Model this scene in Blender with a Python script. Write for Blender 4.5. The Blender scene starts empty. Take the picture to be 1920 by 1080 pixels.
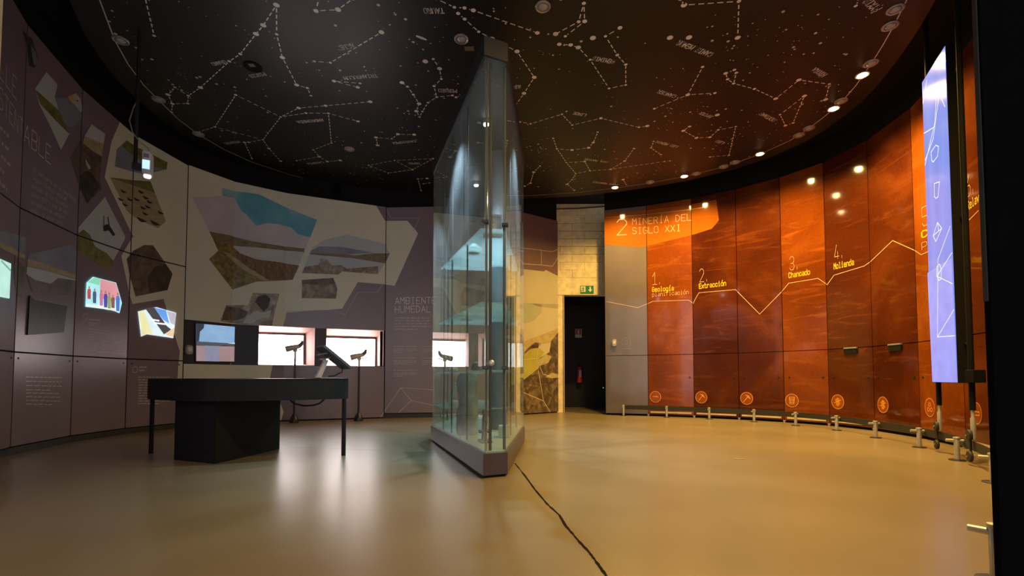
import bpy, bmesh, math, random
from mathutils import Vector, Matrix
random.seed(7)

# ------------------------------------------------------------------ camera
F_PX, HZ, CAM_H = 870.0, 708.0, 0.75
PITCH = math.radians(2.2)
PY0 = HZ - F_PX * math.tan(PITCH)          # principal row of the vertically shifted lens
scene = bpy.context.scene
COL = scene.collection
cam_d = bpy.data.cameras.new('camera'); cam = bpy.data.objects.new('camera', cam_d); COL.objects.link(cam)
cam.location = (0, 0, CAM_H)
cam.rotation_euler = (math.pi / 2 + PITCH, 0, 0)
cam_d.sensor_width = 36; cam_d.lens = F_PX / 1920 * 36
cam_d.shift_y = (PY0 - 540) / 1920
cam_d.clip_start = 0.02
scene.camera = cam
# ------------------------------------------------------------------ world and exposure
world = bpy.data.worlds.new('world'); scene.world = world; world.use_nodes = True
world.node_tree.nodes['Background'].inputs[0].default_value = (0.98, 0.93, 1.0, 1)
world.node_tree.nodes['Background'].inputs[1].default_value = 1.5
vs = scene.view_settings
vs.view_transform = 'Standard'; vs.look = 'None'; vs.exposure = 0.0; vs.gamma = 1.0; vs.use_curve_mapping = False
LAMP_W = 465.0
WINDOW_STRENGTH = 11.5
try:
    scene.cycles.max_bounces = 10; scene.cycles.transparent_max_bounces = 24
    scene.cycles.sample_clamp_indirect = 6.0
    scene.cycles.caustics_reflective = False; scene.cycles.caustics_refractive = False
except Exception:
    pass

# ------------------------------------------------------------------ helpers: rays
def ray(px, py):
    a = (px - 960) / F_PX; b = (PY0 - py) / F_PX
    return Vector((a, math.cos(PITCH) - b * math.sin(PITCH), math.sin(PITCH) + b * math.cos(PITCH)))
def on_z(px, py, z):
    r = ray(px, py); t = (z - CAM_H) / r.z
    return Vector((r.x * t, r.y * t, z))
def on_y(px, py, y):
    r = ray(px, py); t = y / r.y
    return Vector((r.x * t, y, CAM_H + r.z * t))
def floor_px(px, dy):
    p = on_z(px, HZ + dy, 0.0); return (p.x, p.y)

# ------------------------------------------------------------------ materials
MATS = {}
def srgb(r, g, b):
    f = lambda c: (c / 255 / 12.92) if c / 255 <= 0.04045 else ((c / 255 + 0.055) / 1.055) ** 2.4
    return (f(r), f(g), f(b))
def mat(name, col, rough=0.5, metal=0.0, emit=0.0, var=0.12, scale=14.0, spec=0.5, coat=0.0, bump=0.0, ecol=None, stretch=(1, 1, 1)):
    if name in MATS: return MATS[name]
    m = bpy.data.materials.new(name); m.use_nodes = True
    nt = m.node_tree; p = nt.nodes['Principled BSDF']
    p.inputs['Roughness'].default_value = rough; p.inputs['Metallic'].default_value = metal
    p.inputs['Specular IOR Level'].default_value = spec
    p.inputs['Coat Weight'].default_value = coat; p.inputs['Coat Roughness'].default_value = 0.04
    tc = nt.nodes.new('ShaderNodeTexCoord'); mp = nt.nodes.new('ShaderNodeMapping')
    mp.inputs['Scale'].default_value = stretch
    nt.links.new(tc.outputs['Object'], mp.inputs['Vector'])
    nz = nt.nodes.new('ShaderNodeTexNoise'); nz.inputs['Scale'].default_value = scale; nz.inputs['Detail'].default_value = 5
    nt.links.new(mp.outputs['Vector'], nz.inputs['Vector'])
    rp = nt.nodes.new('ShaderNodeValToRGB')
    rp.color_ramp.elements[0].position = 0.3; rp.color_ramp.elements[1].position = 0.7
    rp.color_ramp.elements[0].color = (*[c * (1 - var) for c in col], 1)
    rp.color_ramp.elements[1].color = (*[min(1, c * (1 + var)) for c in col], 1)
    nt.links.new(nz.outputs['Fac'], rp.inputs['Fac'])
    nt.links.new(rp.outputs['Color'], p.inputs['Base Color'])
    if emit:
        nt.links.new(rp.outputs['Color'], p.inputs['Emission Color'])
        p.inputs['Emission Strength'].default_value = emit
    if bump:
        bp = nt.nodes.new('ShaderNodeBump'); bp.inputs['Strength'].default_value = bump; bp.inputs['Distance'].default_value = 0.02
        nt.links.new(nz.outputs['Fac'], bp.inputs['Height']); nt.links.new(bp.outputs['Normal'], p.inputs['Normal'])
    MATS[name] = m
    return m

def glass_mat(name, tint, ior=1.5, rough=0.0, dust=0.05):
    m = bpy.data.materials.new(name); m.use_nodes = True; nt = m.node_tree; nt.nodes.clear()
    o = nt.nodes.new('ShaderNodeOutputMaterial'); mx = nt.nodes.new('ShaderNodeMixShader')
    tr = nt.nodes.new('ShaderNodeBsdfTransparent'); gl = nt.nodes.new('ShaderNodeBsdfGlossy')
    fr = nt.nodes.new('ShaderNodeFresnel'); fr.inputs['IOR'].default_value = ior
    tr.inputs['Color'].default_value = (*tint, 1); gl.inputs['Roughness'].default_value = rough
    gl.inputs['Color'].default_value = (0.93, 0.97, 0.98, 1)
    geo = nt.nodes.new('ShaderNodeNewGeometry'); inv = nt.nodes.new('ShaderNodeMath'); inv.operation = 'SUBTRACT'
    inv.inputs[0].default_value = 1.0; nt.links.new(geo.outputs['Backfacing'], inv.inputs[1])
    mul = nt.nodes.new('ShaderNodeMath'); mul.operation = 'MULTIPLY'
    nt.links.new(fr.outputs['Fac'], mul.inputs[0]); nt.links.new(inv.outputs[0], mul.inputs[1])
    nt.links.new(mul.outputs[0], mx.inputs['Fac']); nt.links.new(tr.outputs[0], mx.inputs[1]); nt.links.new(gl.outputs[0], mx.inputs[2])
    # thin dust film, added so the case spots light it up as haze
    df = nt.nodes.new('ShaderNodeBsdfDiffuse'); tl = nt.nodes.new('ShaderNodeBsdfTranslucent'); ad = nt.nodes.new('ShaderNodeMixShader'); md = nt.nodes.new('ShaderNodeMixShader')
    df.inputs['Color'].default_value = tl.inputs['Color'].default_value = (0.8, 0.85, 0.88, 1)
    dz = nt.nodes.new('ShaderNodeTexNoise'); dz.inputs['Scale'].default_value = 2.2; dz.inputs['Detail'].default_value = 6
    dm = nt.nodes.new('ShaderNodeMapRange'); dm.inputs['From Min'].default_value = 0.3; dm.inputs['From Max'].default_value = 0.75; dm.inputs['To Min'].default_value = dust * 0.5; dm.inputs['To Max'].default_value = dust * 1.6
    tco = nt.nodes.new('ShaderNodeTexCoord'); nt.links.new(tco.outputs['Object'], dz.inputs['Vector']); nt.links.new(dz.outputs['Fac'], dm.inputs['Value'])
    nt.links.new(df.outputs[0], ad.inputs[1]); nt.links.new(tl.outputs[0], ad.inputs[2]); nt.links.new(dm.outputs['Result'], md.inputs['Fac'])
    nt.links.new(mx.outputs[0], md.inputs[1]); nt.links.new(ad.outputs[0], md.inputs[2])
    nt.links.new(md.outputs[0], o.inputs['Surface'])
    MATS[name] = m
    return m

def photo_mat(name, stops, scale=3.0, detail=8.0, distort=0.6, rough=0.45, stretch=(1, 1, 1), coat=0.0, spec=0.5):
    """a printed photograph's tones: noise through a colour ramp"""
    if name in MATS: return MATS[name]
    m = bpy.data.materials.new(name); m.use_nodes = True; nt = m.node_tree; p = nt.nodes['Principled BSDF']
    p.inputs['Roughness'].default_value = rough; p.inputs['Coat Weight'].default_value = coat; p.inputs['Coat Roughness'].default_value = 0.03
    p.inputs['Specular IOR Level'].default_value = spec
    tc = nt.nodes.new('ShaderNodeTexCoord'); mp = nt.nodes.new('ShaderNodeMapping'); mp.inputs['Scale'].default_value = stretch
    nt.links.new(tc.outputs['Object'], mp.inputs['Vector'])
    nz = nt.nodes.new('ShaderNodeTexNoise'); nz.inputs['Scale'].default_value = scale; nz.inputs['Detail'].default_value = detail
    nz.inputs['Distortion'].default_value = distort
    nt.links.new(mp.outputs['Vector'], nz.inputs['Vector'])
    rp = nt.nodes.new('ShaderNodeValToRGB'); cr = rp.color_ramp
    while len(cr.elements) < len(stops): cr.elements.new(0.5)
    for e, (pos, c) in zip(cr.elements, stops): e.position = pos; e.color = (*c, 1)
    nt.links.new(nz.outputs['Fac'], rp.inputs['Fac']); nt.links.new(rp.outputs['Color'], p.inputs['Base Color'])
    MATS[name] = m
    return m

# print colours seen in the dim hall are given as albedo
BLACK = mat('matt_black', (0.006, 0.006, 0.006), 0.8, spec=0.2)
BLACKSAT = mat('satin_black', (0.015, 0.015, 0.018), 0.35)
PURPLE = mat('plum_panel', (0.22, 0.172, 0.212), 0.30, var=0.05, scale=5)
CREAM = mat('cream_print', (0.72, 0.73, 0.57), 0.38, var=0.04, scale=3)
LINEW = mat('pale_line_print', (0.55, 0.47, 0.50), 0.5)
TEXTW = mat('white_lettering', (0.88, 0.85, 0.87), 0.5)
TEXTDIM = mat('grey_lettering', (0.50, 0.46, 0.48), 0.5)
STARW = mat('star_white', (0.88, 0.84, 0.82), 0.5)
STEEL = mat('brushed_steel', (0.60, 0.57, 0.53), 0.42, metal=0.65, var=0.06)
CHROME = mat('chrome', (0.75, 0.75, 0.76), 0.12, metal=1.0, var=0.02)
RUBBER = mat('black_rubber', (0.02, 0.02, 0.02), 0.6)
DARKMETAL = mat('dark_metal', (0.05, 0.05, 0.055), 0.4, metal=0.6)
WHITEP = mat('white_plastic', (0.72, 0.70, 0.70), 0.4, var=0.03)
GREYP = mat('grey_plastic', (0.25, 0.25, 0.27), 0.4)

# ------------------------------------------------------------------ mesh helpers
class MB:
    def __init__(self): self.v = []; self.f = []
    def quad(self, a, b, c, d): self.poly([a, b, c, d])
    def poly(self, pts):
        n = len(self.v); self.v += [tuple(p) for p in pts]; self.f.append(tuple(range(n, n + len(pts))))
        return self
    def hexa(self, p):          # 8 points: bottom ring 0-3, top ring 4-7
        n = len(self.v); self.v += [tuple(q) for q in p]
        for f in ((0, 3, 2, 1), (4, 5, 6, 7), (0, 1, 5, 4), (1, 2, 6, 5), (2, 3, 7, 6), (3, 0, 4, 7)):
            self.f.append(tuple(n + i for i in f))
        return self
    def box(self, c, s, M=None):
        x, y, z = [k / 2 for k in s]; c = Vector(c)
        pts = [Vector(q) for q in ((-x, -y, -z), (x, -y, -z), (x, y, -z), (-x, y, -z), (-x, -y, z), (x, -y, z), (x, y, z), (-x, y, z))]
        if M is not None: pts = [M @ q for q in pts]
        return self.hexa([c + q for q in pts])
    def prism(self, poly, z0, z1):
        n = len(self.v); k = len(poly)
        self.v += [(p[0], p[1], z0) for p in poly] + [(p[0], p[1], z1) for p in poly]
        self.f.append(tuple(n + i for i in range(k - 1, -1, -1))); self.f.append(tuple(n + k + i for i in range(k)))
        for i in range(k):
            j = (i + 1) % k; self.f.append((n + i, n + j, n + k + j, n + k + i))
        return self
    def tube(self, path, r, seg=10, cap=True):
        path = [Vector(p) for p in path]; rs = r if isinstance(r, (list, tuple)) else [r] * len(path)
        rings = []; up = None
        for i, p in enumerate(path):
            t = (path[min(i + 1, len(path) - 1)] - path[max(i - 1, 0)]).normalized()
            if up is None:
                up = Vector((0, 0, 1)) if abs(t.z) < 0.9 else Vector((1, 0, 0))
            u = t.cross(up).normalized(); w = u.cross(t).normalized(); up = w
            n = len(self.v)
            for k in range(seg):
                a = 2 * math.pi * k / seg
                self.v.append(tuple(p + (u * math.cos(a) + w * math.sin(a)) * rs[i]))
            rings.append(n)
        for a, b in zip(rings, rings[1:]):
            for k in range(seg):
                j = (k + 1) % seg; self.f.append((a + k, a + j, b + j, b + k))
        if cap:
            self.f.append(tuple(rings[0] + k for k in range(seg - 1, -1, -1))); self.f.append(tuple(rings[-1] + k for k in range(seg)))
        return self
    def lathe(self, prof, c, seg=20, axis=Vector((0, 0, 1))):
        c = Vector(c); ax = axis.normalized(); u = ax.orthogonal().normalized(); w = ax.cross(u)
        n0 = len(self.v)
        for (r, h) in prof:
            for k in range(seg):
                a = 2 * math.pi * k / seg
                self.v.append(tuple(c + ax * h + (u * math.cos(a) + w * math.sin(a)) * r))
        for i in range(len(prof) - 1):
            for k in range(seg):
                j = (k + 1) % seg; a = n0 + i * seg; b = a + seg
                self.f.append((a + k, a + j, b + j, b + k))
        self.f.append(tuple(n0 + k for k in range(seg - 1, -1, -1)))
        e = n0 + (len(prof) - 1) * seg; self.f.append(tuple(e + k for k in range(seg)))
        return self
    def build(self, name, m, smooth=False, bevel=0.0):
        me = bpy.data.meshes.new(name)
        me.from_pydata(self.v, [], self.f); me.update()
        if not getattr(self, 'keep', False):
            bm = bmesh.new(); bm.from_mesh(me); bmesh.ops.recalc_face_normals(bm, faces=bm.faces); bm.to_mesh(me); bm.free()
        me.materials.append(m)
        o = bpy.data.objects.new(name, me); COL.objects.link(o)
        if smooth:
            for p in me.polygons: p.use_smooth = True
            try: me.set_sharp_from_angle(angle=math.radians(40))
            except Exception: pass
        if bevel:
            b = o.modifiers.new('bevel', 'BEVEL'); b.width = bevel; b.segments = 2; b.limit_method = 'ANGLE'
        return o

def tag(o, label=None, cat=None, group=None, kind=None):
    if label: o['label'] = label
    if cat: o['category'] = cat
    if group: o['group'] = group
    if kind: o['kind'] = kind
    return o
def empty(name, label, cat, loc=(0, 0, 0), rz=0.0, group=None):
    """an Empty at the thing's base; parts are modelled in its local frame"""
    o = bpy.data.objects.new(name, None); COL.objects.link(o); o.location = loc; o.rotation_euler = (0, 0, rz)
    o.empty_display_size = 0.1
    return tag(o, label, cat, group)
def part(mb, name, m, parent, smooth=False, bevel=0.0, label=None):
    o = mb.build(name, m, smooth, bevel); o.parent = parent
    if label: o['label'] = label
    return o

# ------------------------------------------------------------------ stroke lettering
G = {'A': "00 26 40;12 32", 'B': "00 06 36 45 44 33 03;33 42 41 30 00", 'C': "45 36 16 05 01 10 30 41", 'D': "00 06 26 44 42 20 00",
 'E': "40 00 06 46;03 33", 'F': "00 06 46;03 33", 'G': "45 36 16 05 01 10 30 41 43 23", 'H': "00 06;40 46;03 43", 'I': "10 30;20 26;16 36",
 'J': "01 10 20 31 36;26 46", 'K': "00 06;46 03 40", 'L': "06 00 40", 'M': "00 06 23 46 40", 'N': "00 06 40 46", 'O': "10 30 41 45 36 16 05 01 10",
 'P': "00 06 36 45 44 33 03", 'R': "00 06 36 45 44 33 03;23 40", 'S': "01 10 30 41 42 33 13 04 05 16 36 45", 'T': "20 26;06 46",
 'U': "06 01 10 30 41 46", 'V': "06 20 46", 'X': "00 46;06 40", 'Y': "06 23 46;23 20", 'Z': "06 46 00 40", 'Í': "10 30;20 26;16 36;27 38",
 '0': "10 30 41 45 36 16 05 01 10;12 34", '1': "04 26 20;00 40", '2': "05 16 36 45 44 00 40", '3': "05 16 36 45 44 33 13;33 42 41 30 10 01",
 '4': "26 01 41;33 30", '5': "46 06 03 33 42 41 30 10 01", '6': "36 25 03 01 10 30 41 42 33 13 02", '7': "06 46 10", '9': "10 30 41 45 36 16 05 04 13 43",
 '.': "10 11", 'a': "14 34 43 40 10 01 12 42", 'b': "06 00 30 41 43 34 04", 'c': "43 34 14 03 01 10 30 41", 'd': "46 40 10 01 03 14 44",
 'e': "02 42 43 34 14 03 01 10 40", 'f': "10 15 26 46;04 34", 'g': "41 30 10 01 03 14 44 4a 3b 0b", 'h': "06 00;04 34 43 40", 'i': "14 24 20;10 30;25 26",
 'l': "16 26 20;10 30", 'm': "00 04 24 20;24 34 43 40", 'n': "00 04 34 43 40", 'o': "10 30 41 43 34 14 03 01 10", 'p': "0b 04 34 43 41 30 00",
 'r': "00 04;03 14 34 43", 's': "00 30 41 32 12 03 14 44", 't': "16 11 20 40;04 34", 'u': "04 01 10 30 41 44;41 40", 'v': "04 20 44",
 'x': "00 44;04 40", 'y': "04 20;44 0b", 'z': "04 44 00 40", 'ñ': "00 04 34 43 40;05 35", 'í': "14 24 20;10 30;25 37", 'ó': "10 30 41 43 34 14 03 01 10;25 37",
 'á': "14 34 43 40 10 01 12 42;25 37"}
def gxy(t):
    y = {'a': -1, 'b': -2}.get(t[1]); return (int(t[0]), int(t[1]) if y is None else y)
def strokes(text, adv=5.6):
    out = []; x = 0.0
    for ch in text:
        for pl in G.get(ch, '').split(';'):
            pts = [(x + gxy(t)[0], gxy(t)[1]) for t in pl.split()]
            if len(pts) > 1: out.append(pts)
        x += adv
    return out, max(x - (adv - 4), 1)
def stroke_quads(pl, w):
    """2-D polyline -> list of quads of width w"""
    q = []
    for (a, b) in zip(pl, pl[1:]):
        d = Vector((b[0] - a[0], b[1] - a[1])); L = d.length
        if L < 1e-6: continue
        d /= L; n = Vector((-d.y, d.x)) * (w / 2); e = d * (w / 2)
        A = Vector(a) - e; B = Vector(b) + e
        q.append([tuple(A - n), tuple(B - n), tuple(B + n), tuple(A + n)])
    return q

# ------------------------------------------------------------------ walls as plan polylines
def clip_half(poly, a, b, c):      # keep a*x+b*y<=c
    out = []
    for i in range(len(poly)):
        p, q = poly[i], poly[(i + 1) % len(poly)]
        dp = a * p[0] + b * p[1] - c; dq = a * q[0] + b * q[1] - c
        if dp <= 0: out.append(p)
        if (dp < 0 < dq) or (dq < 0 < dp):
            t = dp / (dp - dq); out.append((p[0] + (q[0] - p[0]) * t, p[1] + (q[1] - p[1]) * t))
    return out
def clip_quad(poly, quad):         # quad counter-clockwise in (s,z)
    for i in range(len(quad)):
        (x0, y0), (x1, y1) = quad[i], quad[(i + 1) % len(quad)]
        a, b = (y1 - y0), -(x1 - x0)
        poly = clip_half(poly, a, b, a * x0 + b * y0)
        if len(poly) < 3: return []
    return poly
class Wall:
    def __init__(self, verts):
        self.P = [Vector(v) for v in verts]; self.S = [0.0]
        for a, b in zip(self.P, self.P[1:]): self.S.append(self.S[-1] + (b - a).length)
        self.panels = []           # (quad, object)
    def seg(self, s):
        for i in range(len(self.S) - 2):
            if s < self.S[i + 1]: return i
        return len(self.S) - 2
    def pt(self, s, z, off=0.0, i=None):
        i = self.seg(s) if i is None else i
        a, b = self.P[i], self.P[i + 1]; d = (b - a).normalized(); n = Vector((d.y, -d.x))
        p = a + d * (s - self.S[i]) + n * off
        return Vector((p.x, p.y, z))
    def normal(self, s):
        i = self.seg(s); d = (self.P[i + 1] - self.P[i]).normalized(); return Vector((d.y, -d.x, 0))
    def tangent(self, s):
        i = self.seg(s); d = (self.P[i + 1] - self.P[i]).normalized(); return Vector((d.x, d.y, 0))
    def sz(self, px, py):
        r = ray(px, py); best = None
        for i, (a, b) in enumerate(zip(self.P, self.P[1:])):
            d = b - a; L = d.length; d = d / L
            den = r.x * d.y - r.y * d.x
            if abs(den) < 1e-9: continue
            t = (a.x * d.y - a.y * d.x) / den
            u = (Vector((r.x * t, r.y * t)) - a).dot(d)
            lo = -1e-6; hi = L + 1e-6
            if i == 0: lo = -2.0
            if i == len(self.P) - 2: hi = L + 2.0
            if t > 0 and lo <= u <= hi:
                if best is None or t < best[0]: best = (t, self.S[i] + u)
        if best is None: raise ValueError((px, py))
        return (best[1], CAM_H + r.z * best[0])
    def splits(self, poly):
        """cut a polygon in (s,z) at the wall's plan corners"""
        lo = min(p[0] for p in poly); hi = max(p[0] for p in poly); out = []
        for i in range(len(self.S) - 1):
            a = self.S[i] if i > 0 else -99; b = self.S[i + 1] if i < len(self.S) - 2 else 999
            if hi <= a or lo >= b: continue
            q = clip_half(clip_half(poly, 1, 0, b), -1, 0, -a)
            if len(q) >= 3: out.append((i, q))
        return out
    def slab(self, quad, off0, off1, mb=None):
        """a flat panel with thickness between offsets off0 (back) and off1 (front)"""
        mb = mb or MB()
        for i, q in self.splits(quad):
            k = len(q); n = len(mb.v)
            mb.v += [tuple(self.pt(s, z, off0, i)) for s, z in q] + [tuple(self.pt(s, z, off1, i)) for s, z in q]
            mb.f.append(tuple(n + j for j in range(k))); mb.f.append(tuple(n + k + j for j in range(k - 1, -1, -1)))
            for j in range(k):
                l = (j + 1) % k; mb.f.append((n + j, n + k + j, n + k + l, n + l))
        return mb
    def panel(self, quad, m, parent, name='panel', gap=0.008, thick=0.02):
        (s0, z0), (s1, z1), (s2, z2), (s3, z3) = quad
        q = [(s0 + gap, z0 + gap), (s1 - gap, z1 + gap), (s2 - gap, z2 - gap), (s3 + gap, z3 - gap)]
        o = part(self.slab(q, -thick, 0.0), name, m, parent)
        self.panels.append((q, o)); return o
    def decal(self, polys, m, name, layer=1, th=0.0006, only=None):
        """flat print: polygons in (s,z) cut to the panels they lie on"""
        objs = []
        for q, o in self.panels:
            if only is not None and not only(q): continue
            mb = MB(); mb.keep = True
            for poly in polys:
                c = clip_quad(poly, q)
                if len(c) < 3: continue
                for i, p in self.splits(c):
                    if area(p) < 0: p = p[::-1]
                    mb.poly([self.pt(s, z, 0.0008 + layer * th, i) for s, z in p])
            if mb.f: objs.append(part(mb, name, m, o))
        return objs
    def print_px(self, pix, m, name='printed_photo', layer=1):
        return self.decal([[self.sz(*p) for p in pix]], m, name, layer)
    def line_px(self, pix, w, m=None, name='printed_line', layer=3, closed=False):
        pl = [self.sz(*p) for p in pix]
        if closed: pl.append(pl[0])
        return self.decal(stroke_quads(pl, w), m or LINEW, name, layer)
    def text_px(self, text, p0, p1, hpx, m, w=0.13, name='lettering', layer=3):
        """p0,p1: baseline ends in the picture; hpx: cap height there (pixels at p0)"""
        st, wid = strokes(text); a = self.sz(*p0); b = self.sz(*p1); top = self.sz(p0[0], p0[1] - hpx)
        h = (top[1] - a[1]) / 6.0; ks = (b[0] - a[0]) / wid; z0 = a[1]; dz = (b[1] - a[1]) / wid
        qs = []
        for pl in st:
            for q in stroke_quads(pl, w * 6): qs.append([(a[0] + x * ks, z0 + y * h + dz * x) for x, y in q])
        return self.decal(qs, m, name, layer)
    def tinylines(self, x0, x1, ys, m, seed, hpx=2.0, slope=0.0, gapw=0.12, name='fine_print'):
        """small print too small to read: rows of word-long strokes"""
        rnd = random.Random(seed); qs = []
        for k, y in enumerate(ys):
            a = self.sz(x0, y); b = self.sz(x1, y + slope * (x1 - x0)); t = self.sz(x0, y - hpx)[1] - a[1]
            end = b[0] if k < len(ys) - 1 else a[0] + (b[0] - a[0]) * rnd.uniform(0.3, 0.8)
            s = a[0]; L = b[0] - a[0]
            while s < end - 0.02 * L:
                wl = min(L * rnd.uniform(0.06, 0.2), end - s)
                z = a[1] + (b[1] - a[1]) * (s - a[0]) / L
                qs.append([(s, z), (s + wl, z), (s + wl, z + t), (s, z + t)]); s += wl + L * gapw * 0.25
        return self.decal(qs, m, name, 3)
def area(p):
    return 0.5 * sum(p[i][0] * p[(i + 1) % len(p)][1] - p[(i + 1) % len(p)][0] * p[i][1] for i in range(len(p)))

# ================================================================== STRUCTURE
DISC_Z, SLAB_Z = 4.30, 4.56
SEAM_L0, SEAM_L1, SEAM_R = 1.0, 2.42, 1.19
A = floor_px(18.5, 146); B = floor_px(131, 122); C = floor_px(234, 106); D = floor_px(340, 94.5)
d1 = floor_px(430, 87); d2 = floor_px(530, 82); d3 = floor_px(625, 79); E = floor_px(720, 76)
Gc = (-0.35, 8.95); K = floor_px(1047, 65.5)
WL = Wall([(-3.55, 2.75), (-4.3, 3.55), A, B, C, D, d1, d2, d3, E, Gc, K])
R0 = [floor_px(x, dy) for x, dy in ((1136, 70), (1216, 72), (1302, 75), (1386.5, 79), (1471.5, 84), (1556, 90.5), (1641, 100), (1727, 114), (1812, 133))]
WR = Wall(R0 + [(4.43, 4.08), (3.9, 3.35), (3.2, 2.65)])
TOP_L = [4.35, 4.33, 4.28, 4.18, 4.06, 3.98, 3.96, 3.95, 3.95, 3.96, 4.12, 4.17]
TOP_R = 4.17

# ---- floor
fm = bpy.data.materials.new('beige_epoxy'); fm.use_nodes = True; MATS['beige_epoxy'] = fm
nt = fm.node_tree; p = nt.nodes['Principled BSDF']
tc = nt.nodes.new('ShaderNodeTexCoord')
n1 = nt.nodes.new('ShaderNodeTexNoise'); n1.inputs['Scale'].default_value = 0.9; n1.inputs['Detail'].default_value = 6
n2 = nt.nodes.new('ShaderNodeTexNoise'); n2.inputs['Scale'].default_value = 260; n2.inputs['Detail'].default_value = 2
for n in (n1, n2): nt.links.new(tc.outputs['Object'], n.inputs['Vector'])
r1 = nt.nodes.new('ShaderNodeValToRGB'); r1.color_ramp.elements[0].color = (0.205, 0.162, 0.103, 1); r1.color_ramp.elements[1].color = (0.255, 0.202, 0.132, 1)
r1.color_ramp.elements[0].position = 0.35; r1.color_ramp.elements[1].position = 0.65
nt.links.new(n1.outputs['Fac'], r1.inputs['Fac'])
mx = nt.nodes.new('ShaderNodeMixRGB'); mx.blend_type = 'MULTIPLY'; mx.inputs['Fac'].default_value = 0.25
nt.links.new(r1.outputs['Color'], mx.inputs['Color1']); nt.links.new(n2.outputs['Fac'], mx.inputs['Color2'])
nt.links.new(mx.outputs['Color'], p.inputs['Base Color'])
rr = nt.nodes.new('ShaderNodeMapRange'); rr.inputs['To Min'].default_value = 0.27; rr.inputs['To Max'].default_value = 0.34
nt.links.new(n1.outputs['Fac'], rr.inputs['Value']); nt.links.new(rr.outputs['Result'], p.inputs['Roughness'])
p.inputs['Specular IOR Level'].default_value = 0.5
mb = MB(); mb.box((0, 5.0, -0.05), (14.5, 17.5, 0.1))
floor = tag(mb.build('floor', fm), kind='structure')
# the dark joint that runs from the showcase towards the viewer
jp = [(965, 868), (985, 893), (1003, 918), (1026, 945), (1049, 966), (1060, 985), (1084, 1013), (1106, 1037), (1120, 1056), (1137, 1080), (1160, 1108)]
rnd = random.Random(3); mb = MB(); mb.keep = True; L = []; Rr = []
for i in range(len(jp) - 1):
    for k in range(6):
        t = k / 6; q = on_z(jp[i][0] + (jp[i + 1][0] - jp[i][0]) * t, jp[i][1] + (jp[i + 1][1] - jp[i][1]) * t, 0.0008)
        w = 0.006 + rnd.uniform(-0.0025, 0.003); L.append(q + Vector((-w, rnd.uniform(-.003, .003), 0))); Rr.append(q + Vector((w, 0, 0)))
for i in range(len(L) - 1): mb.quad(L[i], Rr[i], Rr[i + 1], L[i + 1])
part(mb, 'floor_joint', mat('joint_sealant', (0.008, 0.007, 0.006), 0.9, spec=0.1), floor)
mb = MB(); mb.keep = True
for a, b in (((540, 838), (905, 852)), ((1005, 833), (1330, 812))):
    pa, pb = on_z(*a, 0.0006), on_z(*b, 0.0006); n = Vector((0, 0.004, 0)); mb.quad(pa - n, pb - n, pb + n, pa + n)
part(mb, 'hairline_crack', mat('hairline', (0.16, 0.13, 0.09), 0.6), floor)
mb = MB(); c = on_z(1386, 861, 0); mb.box((c.x, c.y, 0.002), (0.085, 0.03, 0.004))
part(mb, 'floor_socket_cover', mat('cover_beige', (0.30, 0.24, 0.16), 0.4), floor)

# ---- backing walls (black, seen in the joints and above the panels)
def backing(wall, name, off=-0.035, th=0.08, z1=4.7, skip=None):
    mb = MB()
    for i in range(len(wall.P) - 1):
        e = 0.09; e0 = 0 if i == 0 else e; e1 = 0 if i == len(wall.P) - 2 else e; q = [(wall.S[i] - e0, 0.0), (wall.S[i + 1] + e1, 0.0), (wall.S[i + 1] + e1, z1), (wall.S[i] - e0, z1)]
        for qq in (skip(i, q) if skip else [q]):
            k = len(qq); mb.hexa([wall.pt(qq[0][0], qq[0][1], off - th, i), wall.pt(qq[1][0], qq[1][1], off - th, i), wall.pt(qq[1][0], qq[1][1], off, i), wall.pt(qq[0][0], qq[0][1], off, i),
                wall.pt(qq[3][0], qq[3][1], off - th, i), wall.pt(qq[2][0], qq[2][1], off - th, i), wall.pt(qq[2][0], qq[2][1], off, i), wall.pt(qq[3][0], qq[3][1], off, i)])
    return tag(mb.build(name, BLACK), kind='structure')
NZ0, NZ1 = 0.965, 1.625            # the niche strip of the lookout windows
def skip_niche(i, q):
    if 5 <= i <= 8:
        return [[q[0], q[1], (q[1][0], NZ0), (q[0][0], NZ0)], [(q[0][0], NZ1), (q[1][0], NZ1), q[2], q[3]]]
    return [q]
wall_left = backing(WL, 'wall_left', skip=skip_niche)
wall_right = backing(WR, 'wall_right')

# ---- left wall panels
S = WL.S
top = lambda i: TOP_L[i]
for i in (0, 1, 2, 3, 4):
    a, b = S[i], S[i + 1]
    WL.panel([(a, 0.075), (b, 0.075), (b, SEAM_L0), (a, SEAM_L0)], PURPLE, wall_left)
    WL.panel([(a, SEAM_L0), (b, SEAM_L0), (b, SEAM_L1), (a, SEAM_L1)], PURPLE, wall_left)
    WL.panel([(a, SEAM_L1), (b, SEAM_L1), (b, top(i + 1)), (a, top(i))], PURPLE, wall_left)
WL.panel([(S[5], 0.012), (S[9], 0.012), (S[9], NZ0), (S[5], NZ0)], PURPLE, wall_left)
mbq = [(S[5] + .006, NZ1), (S[9] - .006, NZ1), (S[9] - .006, 3.96), (S[5] + .006, 3.985)]
o = part(WL.slab(mbq, -0.02, 0), 'panel', PURPLE, wall_left); WL.panels.append((mbq, o))
WL.panel([(S[9], 0.085), (S[10], 0.085), (S[10], top(10)), (S[9], top(9))], PURPLE, wall_left)
WL.panel([(S[10], 0.02), (S[11], 0.02), (S[11], top(11)), (S[10], top(10))], mat('plum_panel_brown', (0.20, 0.115, 0.105), 0.35, var=0.05, scale=5), wall_left, gap=0.003)
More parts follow.
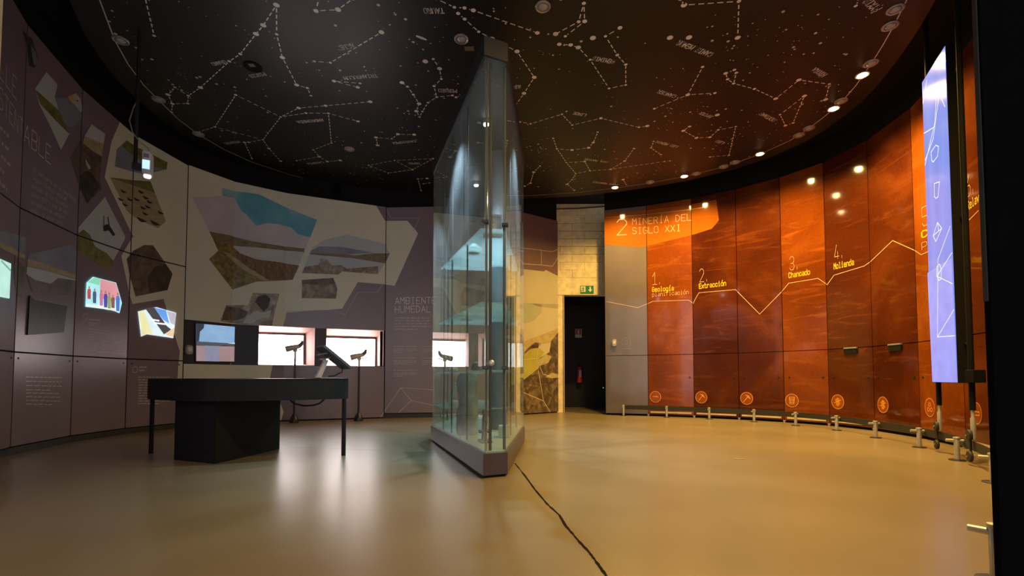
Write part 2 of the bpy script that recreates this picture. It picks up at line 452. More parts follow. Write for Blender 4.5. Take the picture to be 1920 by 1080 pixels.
# screws on the lower panels
for i in (1, 2, 3, 4):
    mb = MB()
    for s in (S[i] + 0.06, S[i + 1] - 0.06):
        mb.lathe([(0.011, 0.0), (0.011, 0.004), (0.006, 0.006)], WL.pt(s, 0.94, 0.0), 8, WL.normal(s))
    part(mb, 'screw', BLACKSAT, wall_left)
# baseboard
mb = MB()
for i in range(0, 5): WL.slab([(S[i], 0.0), (S[i + 1], 0.0), (S[i + 1], 0.07), (S[i], 0.07)], -0.03, -0.006, mb)
WL.slab([(S[9], 0.0), (S[10], 0.0), (S[10], 0.08), (S[9], 0.08)], -0.03, -0.006, mb)
tag(mb.build('baseboard_left', mat('dark_skirting', (0.028, 0.027, 0.024), 0.5)), kind='structure')

# ---- niche strip: display surround, posts, window reveals and panes
def s_at(px, py=650): return WL.sz(px, py)[0]
sx = {k: s_at(k) for k in (485, 590, 612, 719)}
mb = MB()
WL.slab([(S[5] + .004, NZ0), (sx[485], NZ0), (sx[485], NZ1), (S[5] + .004, NZ1)], -0.04, -0.004, mb)
surround = part(mb, 'display_surround', mat('niche_black', (0.016, 0.017, 0.021), 0.45), wall_left)
mb = MB(); WL.slab([(sx[590], NZ0), (sx[612], NZ0), (sx[612], NZ1), (sx[590], NZ1)], -0.04, -0.004, mb)
part(mb, 'window_post', mat('post_plum', (0.06, 0.045, 0.052), 0.5), wall_left)
REVEAL = mat('reveal_paint', (0.56, 0.37, 0.33), 0.6, var=0.04)
FRAME = mat('window_frame_brown', (0.10, 0.06, 0.055), 0.5)
PANE = bpy.data.materials.new('daylight_pane'); PANE.use_nodes = True
nt = PANE.node_tree; p = nt.nodes['Principled BSDF']
p.inputs['Base Color'].default_value = (0.8, 0.8, 0.8, 1); p.inputs['Roughness'].default_value = 0.3
nz = nt.nodes.new('ShaderNodeTexNoise'); nz.inputs['Scale'].default_value = 2.0
rp = nt.nodes.new('ShaderNodeValToRGB'); rp.color_ramp.elements[0].color = (1.0, 0.86, 0.85, 1); rp.color_ramp.elements[1].color = (1.0, 0.93, 0.94, 1)
nt.links.new(nz.outputs['Fac'], rp.inputs['Fac']); nt.links.new(rp.outputs['Color'], p.inputs['Emission Color'])
p.inputs['Emission Strength'].default_value = WINDOW_STRENGTH
def window(n, s0, s1, pl, pr, ptop, pbot, depth=0.34):
    i = WL.seg((s0 + s1) / 2); nrm = WL.normal((s0 + s1) / 2)
    o4 = [WL.pt(s0, NZ0, -0.002), WL.pt(s1, NZ0, -0.002), WL.pt(s1, NZ1, -0.002), WL.pt(s0, NZ1, -0.002)]
    m0 = (o4[0] + o4[1]) / 2 - nrm * depth        # plane of the pane
    def hit(px, py):
        r = ray(px, py); t = (m0 - Vector((0, 0, CAM_H))).dot(nrm) / r.dot(nrm); return Vector((0, 0, CAM_H)) + r * t
    g4 = [hit(pl, pbot), hit(pr, pbot + 2), hit(pr, ptop + 2), hit(pl, ptop)]
    zb = (g4[0].z + g4[1].z) / 2; zt = (g4[2].z + g4[3].z) / 2
    for q, z in zip(g4, (zb, zb, zt, zt)): q.z = z
    w = MB(); w.keep = True
    for k in range(4):
        l = (k + 1) % 4; w.quad(o4[k], o4[l], g4[l], g4[k])
    root = tag(w.build('window_%d' % n, REVEAL), kind='structure')
    c = sum(g4, Vector()) / 4; back = -nrm * 0.03
    mbp = MB(); mbp.hexa([g4[0] + back, g4[1] + back, g4[1], g4[0], g4[3] + back, g4[2] + back, g4[2], g4[3]])
    part(mbp, 'pane', PANE, root)
    t = (g4[1] - g4[0]).normalized(); up = Vector((0, 0, 1)); f = MB(); fw = 0.035
    L = (g4[1] - g4[0]).length; H = zt - zb
    def bar(u0, u1, v0, v1):
        q = [g4[0] + t * u + up * v for u, v in ((u0, v0), (u1, v0), (u1, v1), (u0, v1))]
        f.hexa([x for x in q] + [x + nrm * 0.03 for x in q])
    bar(0, L, H - 0.03, H); bar(L - fw, L, 0, H); 
    part(f, 'window_frame', FRAME, root)
    return root
window(1, sx[485], sx[590], 484, 572, 624, 682)
window(2, sx[612], sx[719], 611, 706, 631, 686)

# ---- doorway wall of concrete blocks
Yc = K[1] + 0.06
CONC = mat('board_marked_concrete', (0.86, 0.72, 0.43), 0.8, var=0.16, scale=9, bump=0.25)
CX0, CX1 = -0.3, 2.35
xl = on_y(1056, 600, Yc).x; xr = 2.25; zdoor = on_y(1095, 553, Yc).z
mb = MB()
mb.box(((CX0 + xl) / 2, Yc + 0.1, zdoor / 2), (xl - CX0, 0.2, zdoor))                   # left jamb
mb.box(((CX0 + CX1) / 2, Yc + 0.115, (zdoor + 4.7) / 2), (CX1 - CX0, 0.17, 4.7 - zdoor))   # behind the blocks
wall_door = tag(mb.build('wall_back', CONC), kind='structure')
zb0 = on_y(1095, 536 + 0, Yc).z
mb = MB(); mb.box(((CX0 + CX1) / 2, Yc + 0.015, (zdoor + on_y(1095, 521, Yc).z) / 2), (CX1 - CX0, 0.05, on_y(1095, 521, Yc).z - zdoor)); part(mb, 'lintel', CONC, wall_door)
rows = [521, 506.5, 492, 477, 462.5, 448, 433.5, 419, 404]
rnd = random.Random(5)
for k in range(len(rows) - 1):
    z0, z1 = on_y(1095, rows[k], Yc).z, on_y(1095, rows[k + 1], Yc).z
    x = CX0 - (0.27 if k % 2 else 0.0)
    while x < CX1 - 0.01:
        x0, x1 = max(x, CX0), min(x + 0.54, CX1); mb = MB(); j = rnd.uniform(0, 0.014)
        mb.box(((x0 + x1) / 2, Yc + 0.022 - j / 2, (z0 + z1) / 2), (x1 - x0 - 0.003, 0.05 + j, z1 - z0 - (0.004 + 0.008 * rnd.random() if 1 < k < 7 else 0.002)))
        part(mb, 'concrete_block', CONC, wall_door, bevel=0.004); x += 0.54
zt = on_y(1095, 404, Yc).z
mb = MB(); mb.box(((CX0 + CX1) / 2, Yc + 0.02, (zt + 4.7) / 2), (CX1 - CX0, 0.06, 4.7 - zt - 0.004)); part(mb, 'concrete_beam', CONC, wall_door)
mb = MB(); mb.tube([(CX0, Yc - 0.03, on_y(1050, 395, Yc).z), (1.4, Yc - 0.03, on_y(1090, 392, Yc).z), (2.2, Yc - 0.03, on_y(1137, 387, Yc).z)], 0.012, 8)
part(mb, 'conduit', DARKMETAL, wall_door)
# dark passage behind the doorway
mb = MB(); x0, x1, y0, y1 = xl, 2.6, Yc + 0.2, Yc + 1.75
mb.box(((x0 + x1) / 2, y1 + 0.05, 1.3), (x1 - x0 + 0.2, 0.1, 2.6)); mb.box((x0 - 0.05, (y0 + y1) / 2, 1.3), (0.1, y1 - y0, 2.6))
mb.box((x1 + 0.05, (y0 + y1) / 2, 1.3), (0.1, y1 - y0, 2.6)); mb.box(((x0 + x1) / 2, (y0 + y1) / 2, 2.65), (x1 - x0 + 0.2, y1 - y0 + 0.2, 0.1))
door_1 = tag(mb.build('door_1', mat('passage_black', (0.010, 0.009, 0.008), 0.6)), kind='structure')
mb = MB(); mb.box((xl + 0.012, Yc + 0.08, zdoor / 2), (0.022, 0.2, zdoor)); part(mb, 'jamb', mat('jamb_ochre', (0.42, 0.32, 0.16), 0.6), door_1)

# ---- right wall panels: glossy glass-fronted prints
def mine_mat(name, lo, mid, hi, seed):
    m = bpy.data.materials.new(name); m.use_nodes = True; nt = m.node_tree; p = nt.nodes['Principled BSDF']
    p.inputs['Roughness'].default_value = 0.07; p.inputs['Specular IOR Level'].default_value = 0.55
    tc = nt.nodes.new('ShaderNodeTexCoord'); mp = nt.nodes.new('ShaderNodeMapping')
    mp.inputs['Location'].default_value = (seed, seed * 1.7, 0); mp.inputs['Rotation'].default_value = (0.30, 0.42, 0.2)
    nt.links.new(tc.outputs['Object'], mp.inputs['Vector'])
    big = nt.nodes.new('ShaderNodeTexNoise'); big.inputs['Scale'].default_value = 0.7; big.inputs['Detail'].default_value = 7; big.inputs['Distortion'].default_value = 0.8
    fine = nt.nodes.new('ShaderNodeTexNoise'); fine.inputs['Scale'].default_value = 26; fine.inputs['Detail'].default_value = 4
    mp2 = nt.nodes.new('ShaderNodeMapping'); mp2.inputs['Rotation'].default_value = (0.22, 0.30, 0.1); mp2.inputs['Scale'].default_value = (1, 1, 6.5)
    mp2.inputs['Location'].default_value = (seed, 0, 0); nt.links.new(tc.outputs['Object'], mp2.inputs['Vector'])
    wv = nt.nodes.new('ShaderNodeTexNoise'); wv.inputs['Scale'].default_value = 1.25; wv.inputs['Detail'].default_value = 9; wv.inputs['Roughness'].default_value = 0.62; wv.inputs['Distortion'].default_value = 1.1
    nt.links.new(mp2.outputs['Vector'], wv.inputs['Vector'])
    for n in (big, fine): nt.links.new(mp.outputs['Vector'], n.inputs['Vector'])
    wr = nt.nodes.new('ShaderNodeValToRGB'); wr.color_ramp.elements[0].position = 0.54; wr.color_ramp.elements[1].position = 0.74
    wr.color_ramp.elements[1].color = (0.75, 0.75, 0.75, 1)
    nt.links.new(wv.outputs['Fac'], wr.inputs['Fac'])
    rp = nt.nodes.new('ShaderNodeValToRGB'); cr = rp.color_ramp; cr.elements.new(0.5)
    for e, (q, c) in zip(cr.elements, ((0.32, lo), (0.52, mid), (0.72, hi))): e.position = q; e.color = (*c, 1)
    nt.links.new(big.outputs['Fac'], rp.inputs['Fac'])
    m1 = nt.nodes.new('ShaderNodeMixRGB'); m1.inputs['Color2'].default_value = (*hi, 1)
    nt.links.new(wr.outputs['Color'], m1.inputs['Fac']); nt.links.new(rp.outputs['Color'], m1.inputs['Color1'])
    m2 = nt.nodes.new('ShaderNodeMixRGB'); m2.blend_type = 'MULTIPLY'; m2.inputs['Fac'].default_value = 0.35
    nt.links.new(m1.outputs['Color'], m2.inputs['Color1']); nt.links.new(fine.outputs['Fac'], m2.inputs['Color2'])
    nt.links.new(m2.outputs['Color'], p.inputs['Base Color'])
    MATS[name] = m; return m
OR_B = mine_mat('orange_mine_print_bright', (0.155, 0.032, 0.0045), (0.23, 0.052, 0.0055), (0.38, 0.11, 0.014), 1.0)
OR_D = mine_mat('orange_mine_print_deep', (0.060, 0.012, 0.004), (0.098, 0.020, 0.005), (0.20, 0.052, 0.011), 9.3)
GREYG = mat('grey_glass_print', (0.135, 0.11, 0.115), 0.10, var=0.05, scale=4, spec=0.55)
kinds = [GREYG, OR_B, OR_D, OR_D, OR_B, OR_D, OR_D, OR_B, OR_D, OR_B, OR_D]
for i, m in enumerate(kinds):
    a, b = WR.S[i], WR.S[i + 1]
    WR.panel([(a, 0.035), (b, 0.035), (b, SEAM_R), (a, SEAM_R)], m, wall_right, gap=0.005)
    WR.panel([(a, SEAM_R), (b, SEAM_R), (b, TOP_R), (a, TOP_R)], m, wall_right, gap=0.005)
mb = MB(); mb.prism([(R0[0][0], R0[0][1]), (R0[0][0] + 0.03, R0[0][1] + 0.0), (2.20, Yc - 0.01), (2.15, Yc - 0.01)], 0.03, TOP_R)
part(mb, 'end_return', mat('return_dark', (0.05, 0.04, 0.04), 0.6), wall_right)
for i in range(1, len(R0)):
    mb = MB(); q = WR.pt(WR.S[i], 0.018, 0.012); mb.lathe([(0.016, -0.018), (0.016, 0.0), (0.022, 0.004), (0.022, 0.018)], q, 8); part(mb, 'levelling_foot', STEEL, wall_right)
# pale strips low on the panels, keyholes, handles on the doors
STRIP = mat('strip_cream', (0.62, 0.52, 0.44), 0.5)
for i in range(1, 9):
    a, b = WR.S[i] + 0.04, WR.S[i + 1] - 0.05
    if i < 9: part(WR.slab([(a, 0.065), (b, 0.065), (b, 0.095), (a, 0.095)], 0.0005, 0.004), 'pale_strip', STRIP, wall_right)
    for s in ((WR.S[i + 1] - 0.07,) if i == 1 else (WR.S[i] + 0.09, WR.S[i + 1] - 0.075)):
        mb = MB(); mb.lathe([(0.014, 0.0), (0.014, 0.006), (0.008, 0.008)], WR.pt(s, 0.755, 0.0), 10, WR.normal(s)); part(mb, 'keyhole', BLACKSAT, wall_right)
for px0, px1, py in ((1584, 1608, 657), (1668, 1692, 651)):
    s0, z = WR.sz(px0, py); s1, _ = WR.sz(px1, py)
    part(WR.slab([(s0, 1.105), (s1, 1.105), (s1, 1.18), (s0, 1.18)], 0.0005, 0.02), 'pull_handle', BLACK, wall_right)
    part(WR.slab([(s0, 1.18), (s1, 1.18), (s1, 1.20), (s0, 1.20)], 0.0005, 0.026), 'handle_lip', GREYP, wall_right)

# ---- star ceiling
ring_px = [(187, 0), (215, 75), (240, 120), (270, 160), (297, 187), (334, 223), (372, 252), (420, 280), (470, 303), (545, 328), (620, 346), (710, 358), (800, 366), (890, 369), (990, 367), (1080, 361), (1150, 353), (1219, 343), (1283, 331), (1357, 313), (1425, 289), (1480, 264), (1515, 242), (1545, 219), (1577, 192), (1605, 160), (1633, 120), (1655, 85), (1675, 50), (1700, 0)]
ring = [on_z(x, y, DISC_Z) for x, y in ring_px]
near = [Vector((3.30, 3.55, DISC_Z)), Vector((2.75, 2.95, DISC_Z)), Vector((2.0, 2.45, DISC_Z)), Vector((1.0, 2.12, DISC_Z)), Vector((-0.1, 2.0, DISC_Z)), Vector((-1.2, 2.12, DISC_Z)), Vector((-2.2, 2.5, DISC_Z)), Vector((-3.0, 3.05, DISC_Z)), Vector((-3.55, 3.65, DISC_Z))]
loop = ring + near
cx = Vector((-0.05, 6.2, DISC_Z))
def grow(p, d): v = (p - cx); v.z = 0; k = v.length; return cx + v * ((k + d * (0.55 + 0.45 * abs(v.x) / k)) / k)
edge = [grow(p, 0.26) for p in loop]
SKY = mat('night_sky_print', (0.013, 0.012, 0.014), 0.40, var=0.2, scale=0.6, spec=0.28)
mb = MB(); mb.prism([(p.x, p.y) for p in edge], DISC_Z, DISC_Z + 0.1)
ceiling = tag(mb.build('ceiling', SKY), kind='structure')
mb = MB(); mb.box((0, 5.5, SLAB_Z + 0.05), (14.5, 18.5, 0.1)); part(mb, 'upper_slab', BLACK, ceiling)
mb = MB(); mb.keep = True
for i in range(len(loop)):
    a, b = loop[i], loop[(i + 1) % len(loop)]
    def off(p, d): return grow(p, d) - Vector((0, 0, 0.0012))
    mb.quad(off(a, -0.006), off(a, 0.006), off(b, 0.006), off(b, -0.006))
part(mb, 'ring_line', mat('ring_line_grey', (0.62, 0.58, 0.56), 0.5), ceiling)

# ---- constellations printed on the ceiling
CZ = DISC_Z - 0.0014
def star(mb, p, r, seg=10):
    mb.poly([(p.x + r * math.cos(2 * math.pi * k / seg), p.y - r * math.sin(2 * math.pi * k / seg), CZ) for k in range(seg)])
def dashes(mb, a, b, w=0.0055, dash=0.055, gap=0.032):
    d = b - a; L = d.length; d = d / L; n = Vector((-d.y, d.x, 0)) * w; t = 0.045
    while t < L - 0.04:
        e = min(t + dash, L - 0.03); p, q = a + d * t, a + d * e
        mb.quad(p - n, p + n, q + n, q - n); t = e + gap
def czp(off, x, y): return on_z(off[0] + x / 4, off[1] + y / 4, CZ)
OA, OB, OC, OD, OE, OF = (180, 0), (600, 0), (960, 0), (1320, 0), (480, 130), (960, 170)
CONST = [
 (OA, [[(1353, 38), (1255, 190), (1200, 255), (1082, 405), (1000, 460), (783, 657), (692, 718), (592, 655), (540, 710), (573, 778), (688, 776), (692, 718)], [(573, 778), (567, 840)], [(1353, 38), (1355, 257), (1398, 432), (1505, 637), (1585, 660), (1612, 718)]]),
 (OA, [[(365, -30), (436, 268)]]),
 (OA, [[(1385, 877), (1048, 712), (892, 952), (1252, 1048), (1385, 877), (1520, 810), (1722, 793), (2057, 763)], [(1385, 877), (1575, 848), (1743, 850), (1965, 910)], [(892, 952), (760, 992)], [(1743, 850), (1766, 1072), (1630, 1124), (1675, 1175), (1735, 1212), (1832, 1203)], [(1505, 1205), (1675, 1175)], [(1252, 1048), (1297, 1114), (1385, 1208)], [(1252, 1048), (1145, 1067), (1115, 1069), (1170, 1190)]]),
 (OA, [[(1638, 460), (1758, 470), (2141, 242)]]),
 (OA, [[(1670, -10), (1650, 82), (1815, 72), (1925, -8)]]),
 (OB, [[(870, -10), (1008, 55), (1036, 101), (1085, 143), (1190, 238), (1290, 290), (1478, 386), (1607, 580), (1530, 700), (1460, 800)], [(1008, 55), (1084, 60), (1150, 78), (1630, 247)]]),
 (OB, [[(300, 625), (105, 608), (283, 655)]]),
 (OB, [[(850, 443), (897, 515), (910, 592), (855, 646), (876, 728), (810, 770), (768, 836), (747, 877), (723, 834), (743, 778), (700, 710), (656, 650), (615, 620)], [(876, 728), (993, 716), (1020, 730)], [(790, 461), (788, 463)]]),
 (OE, [[(912, 570), (900, 511), (1018, 521), (1065, 486), (1186, 490)]]),
 (OE, [[(845, 720), (1040, 683), (1330, 670), (1173, 752), (993, 778), (845, 720)], [(1040, 683), (1173, 752)]]),
 (OE, [[(1238, 910), (1215, 822), (1283, 818)], [(1300, 852), (1255, 858)]]),
 (OC, [[(539, 25), (500, 163), (327, 255)], [(539, 25), (545, 160), (400, 272)]]),
 (OC, [[(355, 332), (440, 337), (497, 356), (586, 448), (728, 663), (853, 637), (853, 484), (789, 413), (701, 272), (810, 209)], [(607, 285), (609, 286)]]),
 (OC, [[(1265, -10), (1290, 38), (1702, 10), (1693, 283)]]),
 (OC, [[(1185, 283), (1187, 284)], [(1327, 281), (1329, 282)]]),
 (OC, [[(1430, 502), (1318, 711), (1522, 698)], [(1318, 711), (1068, 815)]]),
 (OC, [[(1603, 550), (1668, 524), (1683, 546), (1662, 626), (1617, 594), (1603, 550)], [(1662, 626), (1818, 667), (1978, 740), (2152, 600), (2380, 631), (2352, 747)]]),
 (OC, [[(60, 915), (140, 928), (375, 857), (452, 938), (667, 887), (952, 955), (1015, 945)]]),
 (OC, [[(1332, 949), (1285, 981), (1383, 1034), (1484, 1029), (1547, 974), (1678, 950), (1627, 1165), (1485, 1177)], [(1540, 862), (1542, 863)]]),
 (OD, [[(753, 720), (570, 860), (611, 942), (668, 922), (753, 720)]]),
 (OD, [[(1165, -10), (1138, 45)]]),
 (OF, [[(643, 311), (610, 389), (575, 428), (450, 445), (337, 436), (408, 539), (478, 622), (585, 601), (740, 590), (846, 527), (915, 434)], [(337, 436), (309, 358)], [(408, 539), (545, 531), (585, 601)], [(478, 622), (450, 668), (413, 702), (467, 747)], [(740, 590), (1143, 531), (1185, 527)]]),
 (OF, [[(210, 565), (163, 611), (138, 694), (95, 716)]]),
 (OF, [[(1063, 380), (1043, 430), (1117, 480)]]),
 (OF, [[(833, 667), (857, 705)]]),
]
rnd = random.Random(11)
for off, polys in CONST:
    mb = MB(); mb.keep = True; seen = set()
    for pl in polys:
        P3 = [czp(off, *q) for q in pl]
        if len(pl) == 2 and (P3[0] - P3[1]).length < 0.05:
            star(mb, P3[0], 0.032); continue
        for a, b in zip(P3, P3[1:]): dashes(mb, a, b)
        for q, p3 in zip(pl, P3):
            if q not in seen: seen.add(q); star(mb, p3, rnd.choice((0.017, 0.02, 0.025, 0.029)))
    part(mb, 'constellation', STARW, ceiling)
rnd = random.Random(21); mb = MB(); mb.keep = True; n = 0
clus = [(rnd.uniform(-4.2, 4.2), rnd.uniform(3.5, 9.0)) for _ in range(70)]
def inside(x, y):
    c = False; P = loop
    for i in range(len(P)):
        a, b = P[i], P[i - 1]
        if (a.y > y) != (b.y > y) and x < (b.x - a.x) * (y - a.y) / (b.y - a.y) + a.x: c = not c
    return c
while n < 1000:
    if rnd.random() < 0.6:
        c = rnd.choice(clus); x, y = rnd.gauss(c[0], 0.22), rnd.gauss(c[1], 0.22)
    else: x, y = rnd.uniform(-4.4, 4.4), rnd.uniform(2.0, 9.2)
    if not inside(x, y): continue
    star(mb, Vector((x, y, 0)), rnd.choice((0.004, 0.005, 0.006, 0.007, 0.009, 0.012)) if rnd.random() < 0.93 else 0.017, 6); n += 1
tag(part(mb, 'star_field', mat('small_star_white', (0.62, 0.59, 0.58), 0.5), ceiling), kind='stuff')
# constellation names: read from the far side of the hall, so they stand on their heads from here
def ctext(text, p0, p1, h, m=STARW):
    a, b = on_z(*p0, CZ), on_z(*p1, CZ); d = (b - a); L = d.length; d /= L; u = Vector((d.y, -d.x, 0))
    st, wid = strokes(text); k = L / wid; mb = MB(); mb.keep = True
    for pl in st:
        for q in stroke_quads(pl, 1.4): mb.poly([a + d * (x * k) + u * (y * h * 0.68 / 6) for x, y in q])
    part(mb, 'ceiling_lettering', m, ceiling)
CT = mat('ceiling_letter_grey', (0.72, 0.69, 0.68), 0.5)
for t, p0, p1, h in (('TAURO', (831, 16), (794, 16), .085), ('ARIES', (661, 82), (630, 87), .085), ('PISCIS', (494, 136), (466, 141), .07), ('URANO', (420, 113), (395, 118), .07),
    ('PEGASO', (446, 264), (420, 268), .07), ('ANDROMEDA', (604, 223), (555, 227), .08), ('TRIANGULUM', (705, 139), (643, 144), .08), ('PERSEO', (856, 168), (822, 167), .085),
    ('CASSIOPEA', (778, 263), (735, 267), .075), ('CEFEO', (786, 305), (766, 305), .075), ('LACERTA', (604, 303), (575, 306), .07), ('AURIGA', (976, 160), (950, 161), .085),
    ('GEMINIS', (1154, 113), (1114, 106), .085), ('CANIS MENOR', (1338, 100), (1275, 76), .09), ('CANCER', (1269, 179), (1237, 169), .08), ('LINCE', (1100, 214), (1077, 210), .08),
    ('JUPITER', (1338, 218), (1316, 210), .075), ('LEO', (1359, 267), (1346, 263), .08), ('LEO MENOR', (1272, 274), (1233, 264), .08), ('OSA MAYOR', (1140, 303), (1098, 297), .075),
    ('SEXTANS', (1457, 225), (1430, 211), .08), ('HIDRA', (1551, 139), (1530, 127), .085), ('PYXIS', (1653, 15), (1632, -4), .09), ('CANES VENATICI', (1160, 346), (1113, 340), .075)):
    ctext(t, p0, p1, h, CT)
c = on_z(790, 71, CZ); mb = MB(); mb.keep = True
mb.poly([(c.x + 0.055 * math.cos(k * .6283) + 0.0, c.y - 0.02 * math.sin(k * .6283) + 0.03 * math.cos(k * .6283), CZ) for k in range(10)]); part(mb, 'printed_galaxy', TEXTW, ceiling)
c = on_z(880, 91, CZ); mb = MB(); mb.box((c.x, c.y, DISC_Z - 0.003), (0.10, 0.065, 0.004)); part(mb, 'yellow_sticker', mat('sticker_yellow', (0.16, 0.13, 0.03), 0.6), ceiling)
c = on_z(474, 125, CZ)
mb = MB(); mb.lathe([(0.10, 0.0), (0.10, -0.006), (0.085, -0.008), (0.085, -0.004), (0.02, -0.004)], (c.x, c.y, DISC_Z), 24); hole = part(mb, 'service_hole_rim', BLACK, ceiling)
mb = MB(); mb.box((c.x + 0.01, c.y - 0.04, DISC_Z - 0.012), (0.06, 0.05, 0.006)); part(mb, 'service_bracket', mat('bracket_ochre', (0.18, 0.15, 0.10), 0.6), ceiling)

# ---- downlights
WARM = (1.0, 0.62, 0.155)
LIT_EM = mat('warm_bulb', (1.0, 0.70, 0.32), 0.5, emit=70.0, var=0.02)
DULL = mat('unlit_bulb', (0.40, 0.38, 0.37), 0.25, var=0.1, scale=60)
TRIMR = mat('lamp_trim_grey', (0.36, 0.34, 0.33), 0.35, metal=0.4)
def downlight(pos, lit, label, r=0.075, power=None):
    o = empty('downlight', label, 'lamp', (pos.x, pos.y, DISC_Z), 0, 'round downlights in the star ceiling')
    mb = MB(); mb.lathe([(r, 0.0), (r, -0.008), (r * .88, -0.014), (r * .72, -0.010), (r * .68, -0.002), (r * .5, -0.001)], (0, 0, 0), 24); part(mb, 'trim_ring', TRIMR, o, smooth=True)
    mb = MB(); mb.lathe([(r * .62, -0.003), (r * .58, -0.012), (r * .36, -0.020), (r * .1, -0.023)], (0, 0, 0), 18); part(mb, 'bulb', LIT_EM if lit else DULL, o, smooth=True)
    mb = MB(); mb.box((0, 0, -0.0165), (r * 1.35, 0.006, 0.004)); mb.box((0, 0, -0.0165), (0.006, r * 1.35, 0.004)); part(mb, 'retaining_clip', TRIMR, o)
    if lit:
        l = bpy.data.lights.new('downlight_beam', 'SPOT'); l.color = WARM; l.energy = power or LAMP_W; l.spot_size = math.radians(150); l.spot_blend = 0.9; l.shadow_soft_size = 0.04
        lo = bpy.data.objects.new('downlight_beam', l); COL.objects.link(lo); lo.parent = o; lo.location = (0, 0, -0.035)
    return o
for (x, y), lab in (((1153, 351), 'lit warm downlight on the ceiling ring nearest the concrete doorway'), ((1283, 330), 'lit warm downlight, second from the doorway along the ceiling ring'),
    ((1425, 288), 'lit warm downlight in the middle of the five on the right rim'), ((1563, 203), 'lit warm downlight, second from the tall blue screen'), ((1617, 140), 'lit warm downlight closest to the tall blue screen')):
    downlight(on_z(x, y, DISC_Z), True, lab)
for (x, y), lab in (((226, 75), 'unlit round downlight at far left rim above the plum wall'), ((297, 186), 'unlit downlight on the ring beside the hanging projector pole'),
    ((372, 251), 'unlit downlight on the left ring next to the lettering of Pegasus'), ((655, 279), 'lone unlit downlight inside the ring left of the glass showcase'),
    ((865, 73), 'unlit downlight just left of the showcase top, above a yellow sticker'), ((1018, 12), 'unlit downlight at top centre, right of the showcase'),
    ((1679, 17), 'unlit downlight at the top right end of the ceiling ring'), ((1669, 48), 'unlit downlight, second from the top right end of the ring'),
    ((1633, 118), 'unlit downlight touching the lit one closest to the blue screen'), ((1577, 189), 'unlit downlight touching the lit one second from the screen'),
    ((1517, 240), 'unlit downlight of the close pair on the right ring, nearer the screen'), ((1498, 253), 'unlit downlight of the close pair on the right ring, nearer the doorway'),
    ((1378, 304), 'unlit downlight just left of the middle lit downlight'), ((1357, 312), 'unlit downlight, second to the left of the middle lit downlight'),
    ((1306, 325), 'unlit downlight immediately right of the second lit downlight'), ((1219, 341), 'unlit downlight halfway between the first two lit downlights')):
    downlight(on_z(x, y, DISC_Z), False, lab)
# lit lamps of the same kind on the near side of the ring, over the viewer (seen only as light and reflections)
for k, (x, y) in enumerate(((2.6, 2.9), (1.6, 2.35))):
    downlight(Vector((x, y, DISC_Z)), True, ['lit warm downlight over the dark partition, near side of the ring', 'lit warm downlight overhead nearest the viewer, near side of the ring'][k])

# ================================================================== WALL PRINTS
# ---- left wall
WL.print_px([(226, 225), (208.8, 266), (196, 332), (250.3, 443), (244.7, 450), (227.2, 480), (248.4, 570), (306.5, 560.6), (333.8, 649), (337, 658.5), (334.8, 679), (332.5, 708.5), (329, 800), (524, 800), (532, 772), (506, 710), (511, 685), (531, 612), (537.5, 586), (641, 579), (671, 529), (720, 533), (740, 536), (784, 437.5), (764, 414), (722, 414), (706, 387), (690, 360), (500, 300), (345, 250)], CREAM, 'cream_field', 1)
def PM(name, *cols, **k):
    n = len(cols); return photo_mat(name, [(0.3 + 0.4 * i / max(1, n - 1), c) for i, c in enumerate(cols)], **k)
SKYB = PM('photo_blue_sky', (0.08, 0.36, 0.48), (0.15, 0.46, 0.56), (0.45, 0.58, 0.61), scale=1.6)
CLOUD = PM('photo_cloud', (0.520, 0.494, 0.533), (0.650, 0.611, 0.637), scale=2)
WATER = PM('photo_water', (0.468, 0.520, 0.520), (0.598, 0.611, 0.585), scale=2, stretch=(1, 1, 5))
GRASS = PM('photo_grass', (0.091, 0.058, 0.019), (0.221, 0.156, 0.046), (0.338, 0.260, 0.091), scale=9)
REED = PM('photo_reed', (0.091, 0.046, 0.019), (0.195, 0.098, 0.039), (0.260, 0.169, 0.078), scale=14, stretch=(3, 3, 1))
HILL = PM('photo_hill', (0.130, 0.104, 0.065), (0.286, 0.221, 0.117), scale=12, stretch=(1, 1, 4))
HAZE = PM('photo_haze_sky', (0.429, 0.494, 0.546), (0.546, 0.585, 0.585), scale=1.5)
ROCKP = PM('photo_rock', (0.130, 0.098, 0.065), (0.260, 0.208, 0.143), (0.442, 0.390, 0.312), scale=8)
BROWN = PM('photo_brown', (0.072, 0.058, 0.046), (0.182, 0.143, 0.104), scale=10)
GREYBR = PM('photo_grey_brown', (0.182, 0.156, 0.117), (0.338, 0.299, 0.247), (0.546, 0.494, 0.403), scale=11)
SAND = PM('photo_sand', (0.351, 0.286, 0.156), (0.468, 0.390, 0.234), scale=9, stretch=(1, 1, 3))
DARKP = PM('photo_dark', (0.026, 0.021, 0.022), (0.078, 0.065, 0.052), scale=8)
PALE = PM('photo_pale', (0.468, 0.520, 0.546), (0.572, 0.598, 0.585), scale=2)
GREEN = PM('photo_green', (0.117, 0.117, 0.026), (0.247, 0.247, 0.065), scale=12)
SLATE = PM('photo_slate_blue', (0.195, 0.208, 0.273), (0.286, 0.312, 0.390), scale=3)
INK = mat('photo_ink', (0.018, 0.015, 0.014), 0.5)
BIRDW = mat('photo_bird_white', (0.55, 0.52, 0.54), 0.5); BEAK = mat('photo_beak', (0.62, 0.40, 0.07), 0.5)
